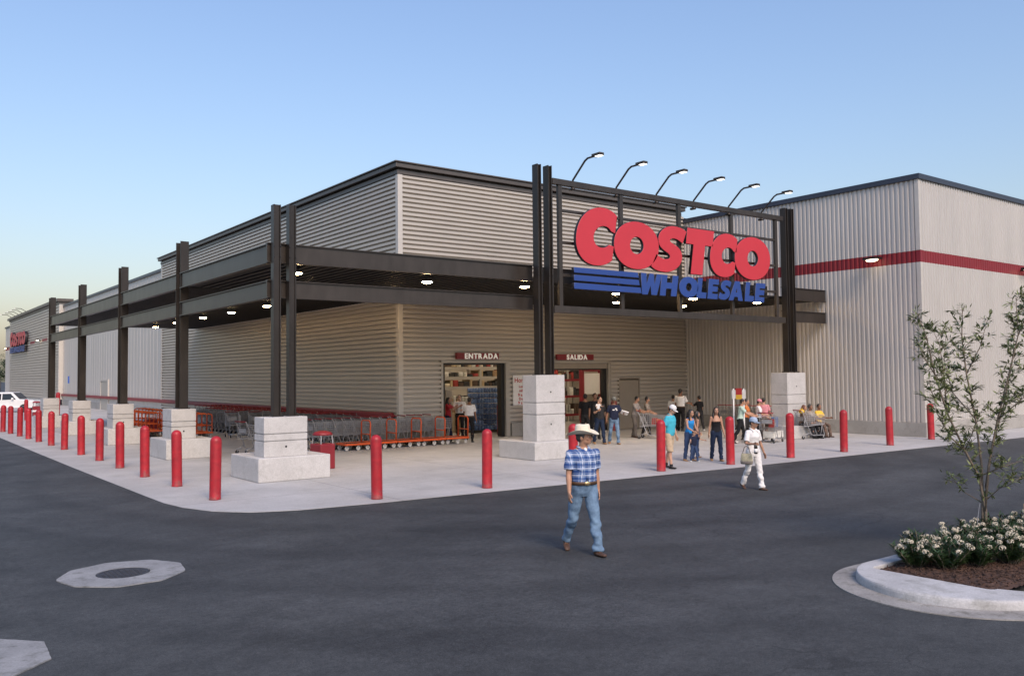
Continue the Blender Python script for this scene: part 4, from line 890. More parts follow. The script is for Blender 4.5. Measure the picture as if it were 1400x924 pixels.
# ================================================================= bollards
def bollard_mesh(r=.118,h=1.33):
    prof=[(r+.004,0),(r+.004,.02),(r,.03)]+[(r,.3),(r,h-r)]+[(r*math.cos(R(a)),h-r+r*math.sin(R(a))) for a in range(10,90,10)]+[(.004,h)]
    return MB().lathe(prof,n=28)
bm_=bollard_mesh().mesh('bollard')
def bollard(x,y,label,group,sc=1):
    o=link('bollard',bm_,None,None); o.location=(x,y,SW); o.scale=(sc,sc,sc); o.rotation_euler=(R(random.uniform(-.8,.8)),R(random.uniform(-.8,.8)),random.random()*6); tag(o,label,'bollard',group)
bm_.materials.append(MT['red'])
for p in bm_.polygons: p.use_smooth=True
for k in range(13):
    x,y,_=gnd(*[(294,682),(242,664),(198,651),(164,639),(136,629),(111,621),(88,614),(70,608.5),(53,603.5),(39,599.5),(27,596),(14.5,592.5),(4,590)][k])
    bollard(x,y,'red dome-topped bollard, %s from the rounded corner along the left pavement edge'%ORD[k+1] if k else 'red dome-topped bollard standing at the rounded pavement corner','bollards along the left pavement edge')
fr=[(8.69,16.16,'red bollard on the front edge right of the corner pedestal'),(11.4,16.08,'red bollard alone on the front edge between the corner and tall pedestals'),(14.15,16.2,'red bollard mostly hidden behind the white straw hat'),(16.81,15.77,'red bollard in front of the man in the turquoise polo'),(19.35,15.6,'red bollard between the woman in the strapless top and the woman in white'),(22.15,15.62,'red bollard in front of the cart beside the seated women'),(25.0,15.62,'red bollard on the front edge just right of the seated women'),(28.3,15.9,'red bollard before the ribbed wall left of its corner'),(31.75,16.25,'red bollard at the pale wall corner behind the young tree')]
fr[4]=(*gnd(999,634)[:2],fr[4][2]); fr[5]=(*gnd(1081,625)[:2],fr[5][2]); fr[6]=(*gnd(1154,617)[:2],fr[6][2]); fr[7]=(*gnd(1217,608)[:2],fr[7][2]); fr[1]=(*gnd(666,666)[:2],fr[1][2]); fr[3]=(*gnd(904,643)[:2],fr[3][2])
for x,y,l in fr: bollard(x,y,l,'bollards along the front pavement edge')
bollard(22.2,30.2,'red bollard just inside the left doorway beside the blue packs','bollards at the doorways')
bollard(27.2,28.3,'red bollard at the right jamb of the exit doorway','bollards at the doorways',1.05)
bollard(22.6,28.3,'red bollard behind the tall left sign pedestal','bollards at the doorways')
bollard(8.72,62.8,'red bollard standing apart on the far left beside the parked pickup','bollards by the far drive')
bollard(11.6,69.3,'slim dark red bollard behind the farthest concrete pedestal','bollards by the far drive',1.25)
# ================================================================= bins
def bin_(x,y,rz,label,group):
    p=thing('litter_bin',label,'bin',(x,y,SW),rz,group)
    MB().box(-.25,-.25,0,.25,.25,.70).build('body',MT['band'],p,bevel=.03)
    for a in (-.2,.2):
        for b in (-.2,.2): MB().tube([(a,b,.69),(a*.9,b*.9,.93)],.018,6).build('post',MT['steel'],p)
    MB().lathe([(.27,.0),(.28,.03),(.22,.09),(.1,.12),(.01,.125)],(0,0,.93),18).build('lid',MT['band'],p,True)
    return p
b0=bin_(*gnd(441,640)[:2],R(12),'red litter bin with a domed lid beside the corner pedestal','litter bins')
b1=bin_(10.3,69.6,0,'distant red litter bin with a white band near the parked pickup','litter bins'); MB().box(-.28,-.28,.3,.28,.28,.42).build('band',MT['white'],b1)
b2=bin_(10.9,42.0,0,'red litter bin with a white band among the orange trolleys','litter bins'); MB().box(-.28,-.28,.1,.28,.28,.24).build('band',MT['white'],b2)
# ================================================================= shopping carts
def make_cart(name,label,wire,rz=0):
    # nose towards +y, handle at -y
    p=thing(name,label,'shopping cart')
    mb=MB(); rB=.0065
    rear=dict(w=.29,z0=.47,z1=.98,y=-.42); fro=dict(w=.21,z0=.55,z1=.90,y=.50)
    def side(s):
        g=lambda t,u:(s*(rear['w']*(1-t)+fro['w']*t), rear['y']*(1-t)+fro['y']*t+(.06*u-.03)*t, (rear['z0']*(1-u)+rear['z1']*u)*(1-t)+(fro['z0']*(1-u)+fro['z1']*u)*t)
        return g
    for s in (-1,1):
        g=side(s)
        for k in range(7): mb.bar(g(0,k/6),g(1,k/6),rB*(2 if k in(0,6) else 1.3))
        for k in range(13): mb.bar(g(k/12,0),g(k/12,1),rB)
    gl,gr=side(-1),side(1)
    for k in range(6): mb.bar(gl(1,k/5),gr(1,k/5),rB*(2 if k in (0,5) else 1.2)); mb.bar(gl(0,k/5),gr(0,k/5),rB)
    for k in range(8):
        a=[gl(1,0),gr(1,0),gl(1,1),gr(1,1)]; t=k/7
        mb.bar(Vector(a[0]).lerp(Vector(a[1]),t),Vector(a[2]).lerp(Vector(a[3]),t),rB)
        mb.bar(Vector(gl(0,0)).lerp(Vector(gr(0,0)),t),Vector(gl(1,0)).lerp(Vector(gr(1,0)),t),rB)
    for k in range(9): mb.bar(gl(k/8,0),gr(k/8,0),rB)
    mb.build('basket',wire,p)
    f=MB()
    for s in (-1,1):
        f.tube([(s*.29,-.52,1.08),(s*.29,-.47,1.02),(s*.27,-.14,.20),(s*.26,-.02,.14),(s*.20,.46,.14)],.016,7)
        f.tube([(s*.27,-.16,.24),(s*.28,-.48,.14)],.014,6); f.tube([(s*.22,.3,.14),(s*.215,.38,.54)],.012,6)
        f.tube([(s*.28,-.36,.75),(s*.285,-.44,.5),(s*.24,.3,.53)],.011,6)
    f.tube([(-.2,.46,.14),(.2,.46,.14)],.014,6)
    for y in (-.1,.05,.2,.35): f.bar((-.24,y,.15),(.24,y,.15),.012)
    f.build('frame',wire,p,True)
    h=MB().tube([(-.30,-.52,1.08),(.30,-.52,1.08)],.02,8); h.build('handle',MT['band'],p,True)
    MB().box(-.20,-.43,.70,.20,-.415,.84).build('seat_flap',wire,p)
    for x,y in ((-.27,-.46),(.27,-.46),(-.2,.42),(.2,.42)):
        wv=MB(); wv.lathe([(.02,-.018),(.06,-.018),(.064,0),(.06,.018),(.02,.018)],(0,0,0),12)
        wv.v=[(x+v[2],y+v[0],.066+v[1]) for v in wv.v]
        o=wv.build('wheel',MT['tyre'],p); MB().box(x-.027,y-.015,.06,x+.027,y+.015,.145).build('fork',MT['steel'],o)
    return p
cartA=make_cart('shopping_cart','x',MT['steel']); kmA=make_kidmap(cartA)
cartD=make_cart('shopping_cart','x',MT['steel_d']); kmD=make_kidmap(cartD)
used=set()
def put_cart(src,km,x,y,rz,label,group):
    if src.name not in used:
        used.add(src.name); src.location=(x,y,SW); src.rotation_euler=(0,0,rz); src['label']=label
        if group: src['group']=group
        return src
    return copy_tree(src,(x,y,SW),rz,label,group,km)
n=15
for k in range(n):
    put_cart(cartA,kmA,17.85-k*.37+random.uniform(-.02,.02),28.25+random.uniform(-.015,.015),R(-90+random.uniform(-1.5,1.5)),'grey shopping cart, %s from the entrance in the row behind the orange trolleys'%ORD[k+1],'carts nested behind the orange trolleys')
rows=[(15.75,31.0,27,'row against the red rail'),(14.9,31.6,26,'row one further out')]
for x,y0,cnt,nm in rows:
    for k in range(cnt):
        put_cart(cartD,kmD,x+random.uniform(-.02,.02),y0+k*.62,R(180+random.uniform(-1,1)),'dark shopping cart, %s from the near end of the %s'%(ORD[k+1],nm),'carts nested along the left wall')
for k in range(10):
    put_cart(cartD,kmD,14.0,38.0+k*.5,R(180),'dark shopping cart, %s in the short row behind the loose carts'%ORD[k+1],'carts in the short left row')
a=gnd(322,603); b=gnd(341,620)
put_cart(cartA,kmA,13.0,37.0,R(170),'grey cart with its red handle towards us, left of the corner pedestal','loose carts')
put_cart(cartA,kmA,b.x+.25,b.y+.3,R(-75),'lone grey shopping cart half hidden behind the corner pedestal','loose carts')
put_cart(cartA,kmA,13.7,36.2,R(165),'grey shopping cart just right of the red-handled one in the left shade','loose carts')
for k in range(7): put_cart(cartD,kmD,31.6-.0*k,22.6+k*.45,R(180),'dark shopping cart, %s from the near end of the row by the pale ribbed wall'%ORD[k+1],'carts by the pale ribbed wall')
c_goods=put_cart(cartA,kmA,*(gnd(1056,604)[:2]),R(-78),'shopping cart loaded with groceries beside the woman in the mint shirt',None)
c_seat=put_cart(cartA,kmA,*(gnd(1108,599)[:2]),R(-115),'shopping cart holding a brown bag in front of the seated women',None)
c_pair=put_cart(cartA,kmA,*(gnd(892,599)[:2]),R(-150),'shopping cart pushed by the bearded man in grey',None)
# ================================================================= orange flatbed trolleys
def make_flat():
    p=thing('flatbed_trolley','x','trolley')
    MB().box(-.46,-.338,.205,.46,.338,.228).build('deck',MT['deckwood'],p)
    mb=MB()
    for y in (-.36,.36): mb.box(-.5,y-.022,.18,.5,y+.022,.25)
    for x in (-.48,.48): mb.box(x-.022,-.337,.182,x+.022,.337,.248)
    mb.build('frame',MT['orange'],p,bevel=.006)
    mb=MB(); h=[(.47,-.33,.25),(.48,-.34,.90),(.48,-.30,.97),(.48,-.24,1.0),(.48,.24,1.0),(.48,.30,.97),(.48,.34,.90),(.47,.33,.25)]
    mb.tube(h,.024,8); mb.tube([(.475,-.335,.52),(.475,.335,.52)],.018,8); mb.build('push_handle',MT['orange'],p,True)
    for x,y in ((-.40,-.28),(-.40,.28),(.40,-.28),(.40,.28),(.02,-.31),(.02,.31)):
        wv=MB(); wv.lathe([(.02,-.02),(.072,-.022),(.078,0),(.072,.022),(.02,.02)],(0,0,0),14); wv.v=[(x+v[0],y+v[2],.079+v[1]) for v in wv.v]
        o=wv.build('wheel',MT['wheelw'],p); m2=MB(); m2.box(x-.02,y-.034,.08,x+.02,y+.034,.18); m2.build('fork',MT['steel'],o)
    return p
flat=make_flat(); kmF=make_kidmap(flat)
def put_flat(i,x,y,rz,label,group):
    if i==0: flat.location=(x,y,SW); flat.rotation_euler=(0,0,rz); flat['label']=label; flat['group']=group
    else:
        r=copy_tree(flat,(x,y,SW),rz,label,group,kmF)
        if i==9: r.rotation_euler=(0,R(-3),rz); r.location.z=SW+.027
for k in range(5): put_flat(k,18.0-k*1.03,27.5,R(random.uniform(-1,1)),'orange flatbed trolley, %s from the entrance in the line before the shopping carts'%ORD[k+1],'orange trolleys before the entrance')
for k in range(16): put_flat(9,11.65,37.2+k*.66,R(-90+random.uniform(-1.5,1.5)),'orange flatbed trolley, %s from the near end of the inner left row'%ORD[k+1],'orange trolleys along the left walkway')
for k in range(9): put_flat(9,10.45,40.2+k*.66,R(-90+random.uniform(-1.5,1.5)),'orange flatbed trolley, %s from the near end of the row by the columns'%ORD[k+1],'orange trolleys by the canopy columns')
# ================================================================= goods inside the doorways
def at(px,y): # world x on the sight line through pixel column px at depth y (floor plane)
    v=ray(px,560); return v.x*y/v.y
def rack(x0,x1,y,label,shelves):
    p=thing('storage_rack',label,'rack',(x0,y,SW)); org=(x0,y,SW)
    for x in (x0,(x0+x1)/2,x1):
        for yy in (y,y+1.0): MB(org).box(x-.05,yy-.05,SW,x+.05,yy+.05,5.2).build('post',MT['poster'] if False else MT['doorframe'],p)
    for z in shelves:
        MB(org).box(x0-.05,y-.06,z-.12,x1+.05,y+1.06,z).build('shelf',MT['doorframe'] if 'left doorway' in label else MT['band'],p)
    return p
boxcols=[mat('carton_'+n,c,.7,0,.25,6.) for n,c in (('brown',(.32,.2,.1)),('white',(.6,.58,.52)),('red',(.35,.04,.03)),('tan',(.45,.34,.2)),('black',(.03,.03,.03)),('cream',(.62,.54,.4)),('dark brown',(.09,.055,.035)))]
cn=['brown','white','red','tan','black','cream','dark brown']
def goods(x0,x1,y,z,where,grp,hmin=.25,hmax=.55):
    x=x0; i=0
    while x<x1-.2:
        w=random.uniform(.15,.34); h=random.uniform(hmin,hmax); ci=random.choice((0,1,1,2,3,4,4,4,5,6,6)); i+=1
        c=(x+w/2,y+.3,z); mb=MB(c).box(x+.01,y+.02,z,x+w-.02,y+.7,z+h)
        if ci in (1,2,5): mb.box(x+.04,y,z+h*.2,x+w-.05,y+.018,z+h*.8)
        tag(_place(mb.build('carton',boxcols[ci],None,bevel=.01,seg=1),c),'%s carton, %s along %s'%(cn[ci],ORD[min(i,30)],where),'carton',grp); x+=w
def _place(o,c): o.location=c; return o
ex0,ex1=at(604,33.5),at(700,33.5)
rack(ex0-.6,ex1+.6,33.3,'tall rack of mixed goods seen through the left doorway',(1.35,2.05,2.5,2.95,3.7))
for z,nm in ((1.352,'the lowest shelf of the left doorway rack'),(2.052,'the second shelf of the left doorway rack'),(2.502,'the middle shelf of the left doorway rack'),(2.952,'the fourth shelf of the left doorway rack')): goods(ex0-.4,ex1+.3,33.25,z,nm,'cartons on the entrance rack',.12,.32)
# blue drink packs stacked by the right of the doorway
def packs(px0,px1,y,n,nm):
    x0,x1=at(px0,y),at(px1,y); 
    for k in range(n):
        z=SW+.13+k*.235; c=((x0+x1)/2,y+.3,z); mb=MB(c); nn=max(2,int((x1-x0)/.13)); w=(x1-x0)/nn
        for q in range(nn):
            cx=x0+(q+.5)*w; mb.lathe([(w*.40,0),(w*.46,.02),(w*.46,.15),(w*.2,.19),(w*.2,.21)],(cx,y+.05,z),8); mb.lathe([(w*.40,0),(w*.46,.02),(w*.46,.15),(w*.2,.19),(w*.2,.21)],(cx,y+.25,z),8)
        mb.box(x0,y+.32,z,x1,y+.6,z+.2)
        tag(_place(mb.build('drink_pack',MT['blue'],None,True),c),'blue drink pack, %s from the floor in the %s'%(ORD[k+1],nm),'drink pack','blue drink packs by the entrance')
    c=((x0+x1)/2,y+.3,SW); o=MB(c).box(x0-.05,y-.05,SW,x1+.05,y+.65,SW+.12).build('pallet',MT['deckwood'],None); o.location=c; tag(o,'dark pallet under the %s'%nm,'pallet','pallets by the entrance')
packs(650,662,31.4,8,'left stack of the doorway'); packs(666,676,31.5,8,'middle stack of the doorway'); packs(677,685,31.4,8,'right stack of the doorway')
goods(ex0-.4,at(648,32.5),32.5,SW,'the floor behind the entrance staff','cartons on the entrance floor',.6,1.3)
o=MB((at(617,30.6),30.6,SW)).box(at(608,30.6),30.5,SW,at(616,30.6),30.7,1.95).build('display_panel',MT['door'],None); o.location=(at(617,30.6),30.6,SW); tag(o,'tan display panel just inside the left doorway','panel')
rack(at(752,36),at(800,36),36,'goods rack inside the exit doorway, left',(.4,1.4,2.3,3.2))
for z,nm in ((.402,'the bottom shelf of the exit rack'),(1.402,'the second shelf of the exit rack'),(2.302,'the third shelf of the exit rack')): goods(at(753,36),at(800,36),35.95,z,nm,'cartons on the exit rack')
bx0,bx1=at(795,34),at(824,34); B=thing('sales_booth','red framed sales booth inside the exit doorway','booth',((bx0+bx1)/2,34,SW)); ob=((bx0+bx1)/2,34,SW)
mb=MB(ob); mb.box(bx0,33.95,SW,bx0+.18,34.15,2.7); mb.box(bx1-.18,33.95,SW,bx1,34.15,2.7); mb.box(bx0,33.95,2.702,bx1,34.15,3.1); mb.build('frame',MT['band'],B)
MB(ob).box(bx0+.18,34.0,1.5,bx1-.18,34.08,2.6).build('pale_panel',MT['poster'],B); MB(ob).box(bx0+.18,33.9,SW,bx1-.18,34.2,1.1).build('counter',MT['darkframe'],B)  # booth panel in plain poster white, no glow behind it; dark counter below
# carts' loads
def load(cart,items,grp,where):
    for i,(n,x,y,z,sx,sy,sz,m,lab) in enumerate(items):
        c=cart.matrix_world if False else None
        mw=Matrix.Translation(cart.location)@Euler(cart.rotation_euler).to_matrix().to_4x4()
        q=mw@V((x,y,z)); mb=MB()
        if n=='bag': mb.ell((0,0,sz*.5),(sx,sy,sz*.55)); mb.tube([(-sx*.5,0,sz*.9),(-sx*.3,0,sz*1.3),(sx*.3,0,sz*1.3),(sx*.5,0,sz*.9)],.008,6)
        else: mb.box(-sx,-sy,0,sx,sy,sz); mb.box(-sx*.7,-sy-.006,sz*.25,sx*.7,-sy,sz*.75)
        o=mb.build(n,m,None,n=='bag',bevel=0 if n=='bag' else .01); o.location=q; o.rotation_euler=cart.rotation_euler; tag(o,lab,n)
load(c_goods,[('carton',-.07,-.1,.55,.10,.12,.32,boxcols[6],'dark brown carton in the loaded shopping cart'),('carton',.07,.08,.55,.09,.10,.36,MT['blue'],'blue box in the loaded shopping cart'),('carton',-.06,.22,.56,.08,.09,.34,boxcols[5],'cream carton at the nose of the loaded shopping cart'),('carton',0,.1,.17,.2,.42,.24,boxcols[1],'large white carton on the lower rack of the loaded shopping cart'),('carton',.1,-.25,.55,.08,.09,.3,boxcols[2],'red box near the handle of the loaded shopping cart')],None,'')
load(c_seat,[('bag',0,-.05,.54,.18,.24,.34,CL['greyp'],'brown bag in the cart before the seated women'),('bag',.02,-.36,.96,.14,.10,.16,CL['yellow'],'yellow bag at the handle of the cart before the seated women')],None,'')
load(c_pair,[('carton',0,.1,.55,.1,.1,.25,boxcols[2],'red and white box in the cart of the bearded man'),('carton',.05,.28,.56,.08,.08,.2,MT['orange'],'orange box in the cart of the bearded man')],None,'')
# ================================================================= sign stand, far post sign
g=gnd(1011,604); Sg=thing('sign_stand','white free-standing notice frame with a red and yellow panel beside the woman in mint','sign stand',tuple(g),facing(10))
for x in (-.20,.20): MB().box(x-.022,-.022,0,x+.022,.022,1.95).box(x-.03,-.25,0,x+.03,.25,.04).build('post',MT['white'],Sg); MB().box(-.27,-.03,1.58,.27,.03,1.90).build('panel',MT['white'],Sg); MB().box(-.12,-.04,1.72,.12,.04,1.96).build('red_plate',MT['postred'],Sg); MB().box(-.12,-.04,1.56,.12,.04,1.718).build('yellow_plate',MT['yellow'],Sg)
g=Vector((at(95,94),94,SW)); q=thing('post_sign','small blue parking sign on a thin post before the pale middle wing','sign',tuple(g),R(-45)); MB().tube([(0,0,0),(0,0,3.1)],.04,8).build('post',MT['steel'],q); MB().box(-.16,-.06,2.2,.16,-.042,2.9).build('plate',MT['bluesign'],q)
# ================================================================= parked pickup on the far left
T=thing('parked_pickup','white crew-cab pickup parked at the far left beyond the bollards','pickup',(9.9,80,0),R(-32)); T.scale=(.92,.92,.9)
prof=[(-2.6,.45),(-2.6,1.02),(-1.0,1.05),(-.98,1.72),(-.85,1.80),(.62,1.78),(1.25,1.12),(2.35,1.02),(2.55,.85),(2.55,.42),(2.1,.38),(-2.2,.38)]
prof=[(-2.6,.45),(-2.6,1.05),(-2.55,1.60),(-2.35,1.80),(.55,1.79),(1.2,1.16),(2.35,1.05),(2.55,.85),(2.55,.42),(2.1,.38),(-2.2,.38)]
mb=MB(); n=len(prof); yy=(-.88,.88)
mb.add([(x,yy[0]+(.12 if z>1.3 else 0),z) for x,z in prof]+[(x,yy[1]-(.12 if z>1.3 else 0),z) for x,z in prof],[tuple(range(n)),tuple(range(2*n-1,n-1,-1))]+[(i,i+n,(i+1)%n+n,(i+1)%n) for i in range(n)])
mb.build('body',MT['carwhite'],T,bevel=.06,seg=3)
for s in (-1,1):
    y=s*.845
    for xs in (((-2.4,1.12),(-2.3,1.66),(-1.25,1.66),(-1.25,1.12)),((-1.15,1.12),(-1.15,1.66),(-.3,1.66),(-.3,1.12)),((-.2,1.12),(-.2,1.66),(.48,1.66),(.95,1.14))):
        mb=MB(); mb.add([(x,y+s*.012+(s*-.045 if z>1.5 else s*.03),z) for x,z in xs]+[(x,y-s*.05,z) for x,z in xs],[(0,1,2,3),(7,6,5,4)]+[(i,(i+1)%4,(i+1)%4+4,i+4) for i in range(4)]); mb.build('window',MT['glass'],T)
    MB().box(.62,min(s*.9,s*1.08),1.12,.78,max(s*.9,s*1.08),1.3).build('wing_mirror',MT['carwhite'],T,bevel=.03)
    MB().box(2.4,s*.62-.15,.78,2.57,s*.62+.15,.95).build('headlight',MT['glass'],T,bevel=.02)
    for x in (-1.65,1.6):
        mb=MB(); mb.lathe([(.2,-.11),(.35,-.11),(.37,-.06),(.37,.06),(.35,.11),(.2,.11)],(0,0,0),24); mb.v=[(x+v[0],s*.80+v[2],.37+v[1]) for v in mb.v]
        o=mb.build('tyre',MT['tyre'],T,True); mb=MB(); mb.lathe([(.02,-.10),(.21,-.112),(.21,.112),(.02,.10)],(0,0,0),18); mb.v=[(x+v[0],s*.80+v[2],.37+v[1]) for v in mb.v]; mb.build('rim',MT['rim'],o,True)
mb=MB(); mb.add([(.63,-.68,1.74),(.63,.68,1.74),(1.2,.74,1.2),(1.2,-.74,1.2)],[(0,1,2,3)]); mb.build('windscreen',MT['glass'],T)
# ================================================================= manholes
def manhole(cx,cy,r,n,rot,label,cover=True):
    p=thing('manhole',label,'manhole',(cx,cy,0),0,'manholes in the asphalt')
    poly=[(r*math.cos(R(rot+i*360/n))*random.uniform(.97,1.03),r*math.sin(R(rot+i*360/n))*random.uniform(.97,1.03)) for i in range(n)]
    mb=MB(); m=72; ri=.33; vs=[];
    # ring between polygon edge and round cover
    def edge(a):
        best=1e9
        for i in range(n):
            (x1,y1),(x2,y2)=poly[i],poly[(i+1)%n]; dx,dy=math.cos(a),math.sin(a); ex,ey=x2-x1,y2-y1; den=dx*ey-dy*ex
            if abs(den)<1e-9: continue
            t=(x1*ey-y1*ex)/den; u=(x1*dy-y1*dx)/den
            if t>0 and -1e-6<=u<=1+1e-6: best=min(best,t)
        return best
    for i in range(m):
        a=2*math.pi*i/m; e=edge(a)*random.uniform(.996,1.004); vs+=[(e*math.cos(a),e*math.sin(a),.0),(e*math.cos(a),e*math.sin(a),.012),(ri*math.cos(a),ri*math.sin(a),.012),(ri*math.cos(a),ri*math.sin(a),-.02)]
    fs=[]
    for i in range(m):
        for k in range(3): a=i*4+k; b=((i+1)%m)*4+k; fs.append((a,b,b+1,a+1))
    mb.add(vs,fs); mb.build('collar',MT['collar'],p)
    mb=MB().lathe([(ri-.012,.001),(ri-.012,.009),(ri-.04,.009),(ri-.045,.005),(.02,.005)],(0,0,0),40)
    for i in range(-4,5):
        for j in range(-4,5):
            if math.hypot(i,j)*.06<ri-.07: mb.box(i*.06-.018,j*.06-.018,.005,i*.06+.018,j*.06+.018,.0095)
    mb.build('cover',MT['cast'],p)
    return p
manhole(2.85,12.27,.80,9,12,'pale concrete collar with a round iron cover in the asphalt')
manhole(.76,9.30,.80,8,20,'pale concrete collar cut off by the lower left corner of the picture')
# ================================================================= planted island
def rrect(x0,y0,x1,y1,r,n=26):
    pts=[]
    for cx,cy,a0 in ((x1-.01,y0+.01,-90),(x1-.01,y1-.01,0)): pts.append((cx,cy))
    for cx,cy,a0 in ((x0+r,y1-r,90),(x0+r,y0+r,180)):
        for i in range(n+1): a=R(a0+90*i/n); pts.append((cx+r*math.cos(a),cy+r*math.sin(a)))
    return pts
IX1=24.0
def ring(name,outer,inner,prof,m):
    # prof: list of (blend 0..1 between outer and inner, z)
    n=len(outer); mb=MB(); vs=[]
    for t,z in prof:
        for a,b in zip(outer,inner): vs.append((a[0]*(1-t)+b[0]*t,a[1]*(1-t)+b[1]*t,z))
    fs=[]
    for j in range(len(prof)-1):
        for i in range(n-1) : fs.append((j*n+i,j*n+i+1,(j+1)*n+i+1,(j+1)*n+i))
    mb.add(vs,fs); return mb
o_=rrect(9.0,3.65,IX1,6.45,1.4); k_=rrect(9.27,3.92,IX1,6.18,1.13); s_=rrect(10.03,4.5,IX1-.2,5.93,.06)
Kt=thing('planter_island','concrete kerbed traffic island with a light gutter apron at the right','planter',(9.2,5.2,0))
off=V((9.2,5.2,0))
mb=ring('gutter',o_,k_,[(0,-.01),(0,.012),(.5,.02),(1,.03)],None); mb.v=[tuple(V(v)-off) for v in mb.v]; mb.build('gutter',MT['gutter'],Kt)
mb=ring('kerb',k_,s_,[(0,-.01),(0.02,.085),(.035,.108),(.06,.122),(.10,.128),(.97,.134),(.99,.128),(1,.118),(1,.03)],None); mb.v=[tuple(V(v)-off) for v in mb.v]; mb.build('kerb',MT['kerb'],Kt)
# mulch bed: a bumpy sheet
mb=MB(); nx,ny=110,20; x0,x1,y0,y1=10.0,15.8,4.47,5.96; vs=[];fs=[]
for i in range(nx+1):
    for j in range(ny+1): vs.append((x0+(x1-x0)*i/nx,y0+(y1-y0)*j/ny,.085+random.uniform(-.012,.016)+.035*math.sin(math.pi*j/ny)))
for i in range(nx):
    for j in range(ny): a=i*(ny+1)+j; fs.append((a,a+ny+1,a+ny+2,a+1))
mb.add(vs,fs); tag(mb.build('mulch',MT['mulch'],None),kind='structure')
mb=MB()
for q in range(2600):
    x=random.uniform(10.05,14.5);y=random.uniform(4.53,5.9); c=V((x,y,.10+.035*math.sin(math.pi*(y-y0)/(y1-y0)))); d=V((random.uniform(-1,1),random.uniform(-1,1),random.uniform(-.25,.35))).normalized(); mb.bar(c-d*random.uniform(.012,.03),c+d*random.uniform(.012,.03),.012,.006)
tag(mb.build('bark_chips',MT['mulch'],None),kind='stuff')
# flowering shrubs
def leafquad(mb,c,d,l,w,up=V((0,0,1))):
    s=d.cross(up); s=s.normalized() if s.length>1e-3 else V((1,0,0)); n=s.cross(d).normalized()
    mb.add([c,c+d*l*.45+s*w/2+n*.004,c+d*l,c+d*l*.45-s*w/2+n*.004],[(0,1,2,3)])
def shrub(x,y,h,label,r=.26):
    p=thing('flowering_shrub',label,'shrub',(x,y,.10),random.random()*6,'white flowering shrubs in the island bed')
    lf=MB();st=MB()
    ns=random.randint(20,25)
    for k in range(ns):
        a=random.uniform(0,6.28); q=random.uniform(.15,1); top=V((math.cos(a)*r*q*1.25,math.sin(a)*r*q*1.25,h*.86*random.uniform(.62,1.0)*(1-.22*q)))
        b=V((math.cos(a)*r*q*.35,math.sin(a)*r*q*.35,0)); mid=(b+top)/2+V((random.uniform(-.02,.02),random.uniform(-.02,.02),0)); st.tube([b,mid,top],.005,5)
        for t in [i/16 for i in range(3,16)]:
            c=b.lerp(mid,t*2) if t<.5 else mid.lerp(top,t*2-1)
            for _ in range(4):
                an=random.uniform(0,6.28); d=V((math.cos(an),math.sin(an),random.uniform(.1,.9))).normalized(); leafquad(lf,c,d,random.uniform(.07,.13),random.uniform(.016,.026))
        if random.random()<.5:
            fl=MB()
            for _ in range(random.randint(22,34)):
                dv=V((random.gauss(0,1),random.gauss(0,1),random.gauss(.2,.7))).normalized(); c=top+V((dv.x*.034,dv.y*.034,dv.z*.024+.010)); 
                for z_ in range(5):
                    an=z_*1.257+random.random(); u=dv.orthogonal().normalized(); w_=dv.cross(u); e=(u*math.cos(an)+w_*math.sin(an)+dv*.35).normalized(); leafquad(fl,c,e,.013,.010,dv)
            fl.build('flower_cluster',MT['petal'],p)
    lf.build('leaves',MT['leaf2'],p); st.build('stems',MT['bark'],p)
spots=[(10.6,5.66,.42),(10.75,5.35,.46),(11.05,5.75,.5),(11.15,5.2,.5),(11.5,5.55,.5),(11.65,5.0,.52),(12.0,5.75,.52),(12.05,5.3,.56),(12.35,4.85,.5),(12.6,5.6,.56),(12.75,5.15,.55),(13.1,4.8,.5),(13.2,5.55,.55),(13.6,5.2,.55)]
names=['at the tip of the island bed','second from the tip on the road side','on the far side behind the tip','on the near side right of the tip','between the tip and the young tree','on the near side left of the young tree','on the far side left of the young tree','just left of the tree trunk','on the near side below the tree','on the far side beside the tree','just right of the tree trunk','at the right edge on the near side','at the right edge on the far side','farthest right in the bed']
for (x,y,h),n_ in zip(spots,names): shrub(x,y,h,'white flowering shrub '+n_)
sk_=MB((12.2,5.0,.1)); sk_.bar((12.2,5.0,.1),(12.22,5.02,.80),.075,.035); o=sk_.build('wooden_stake',MT['stake'],None,bevel=.004); o.location=(12.2,5.0,.1); tag(o,'bare wooden stake standing among the white flowers','stake')
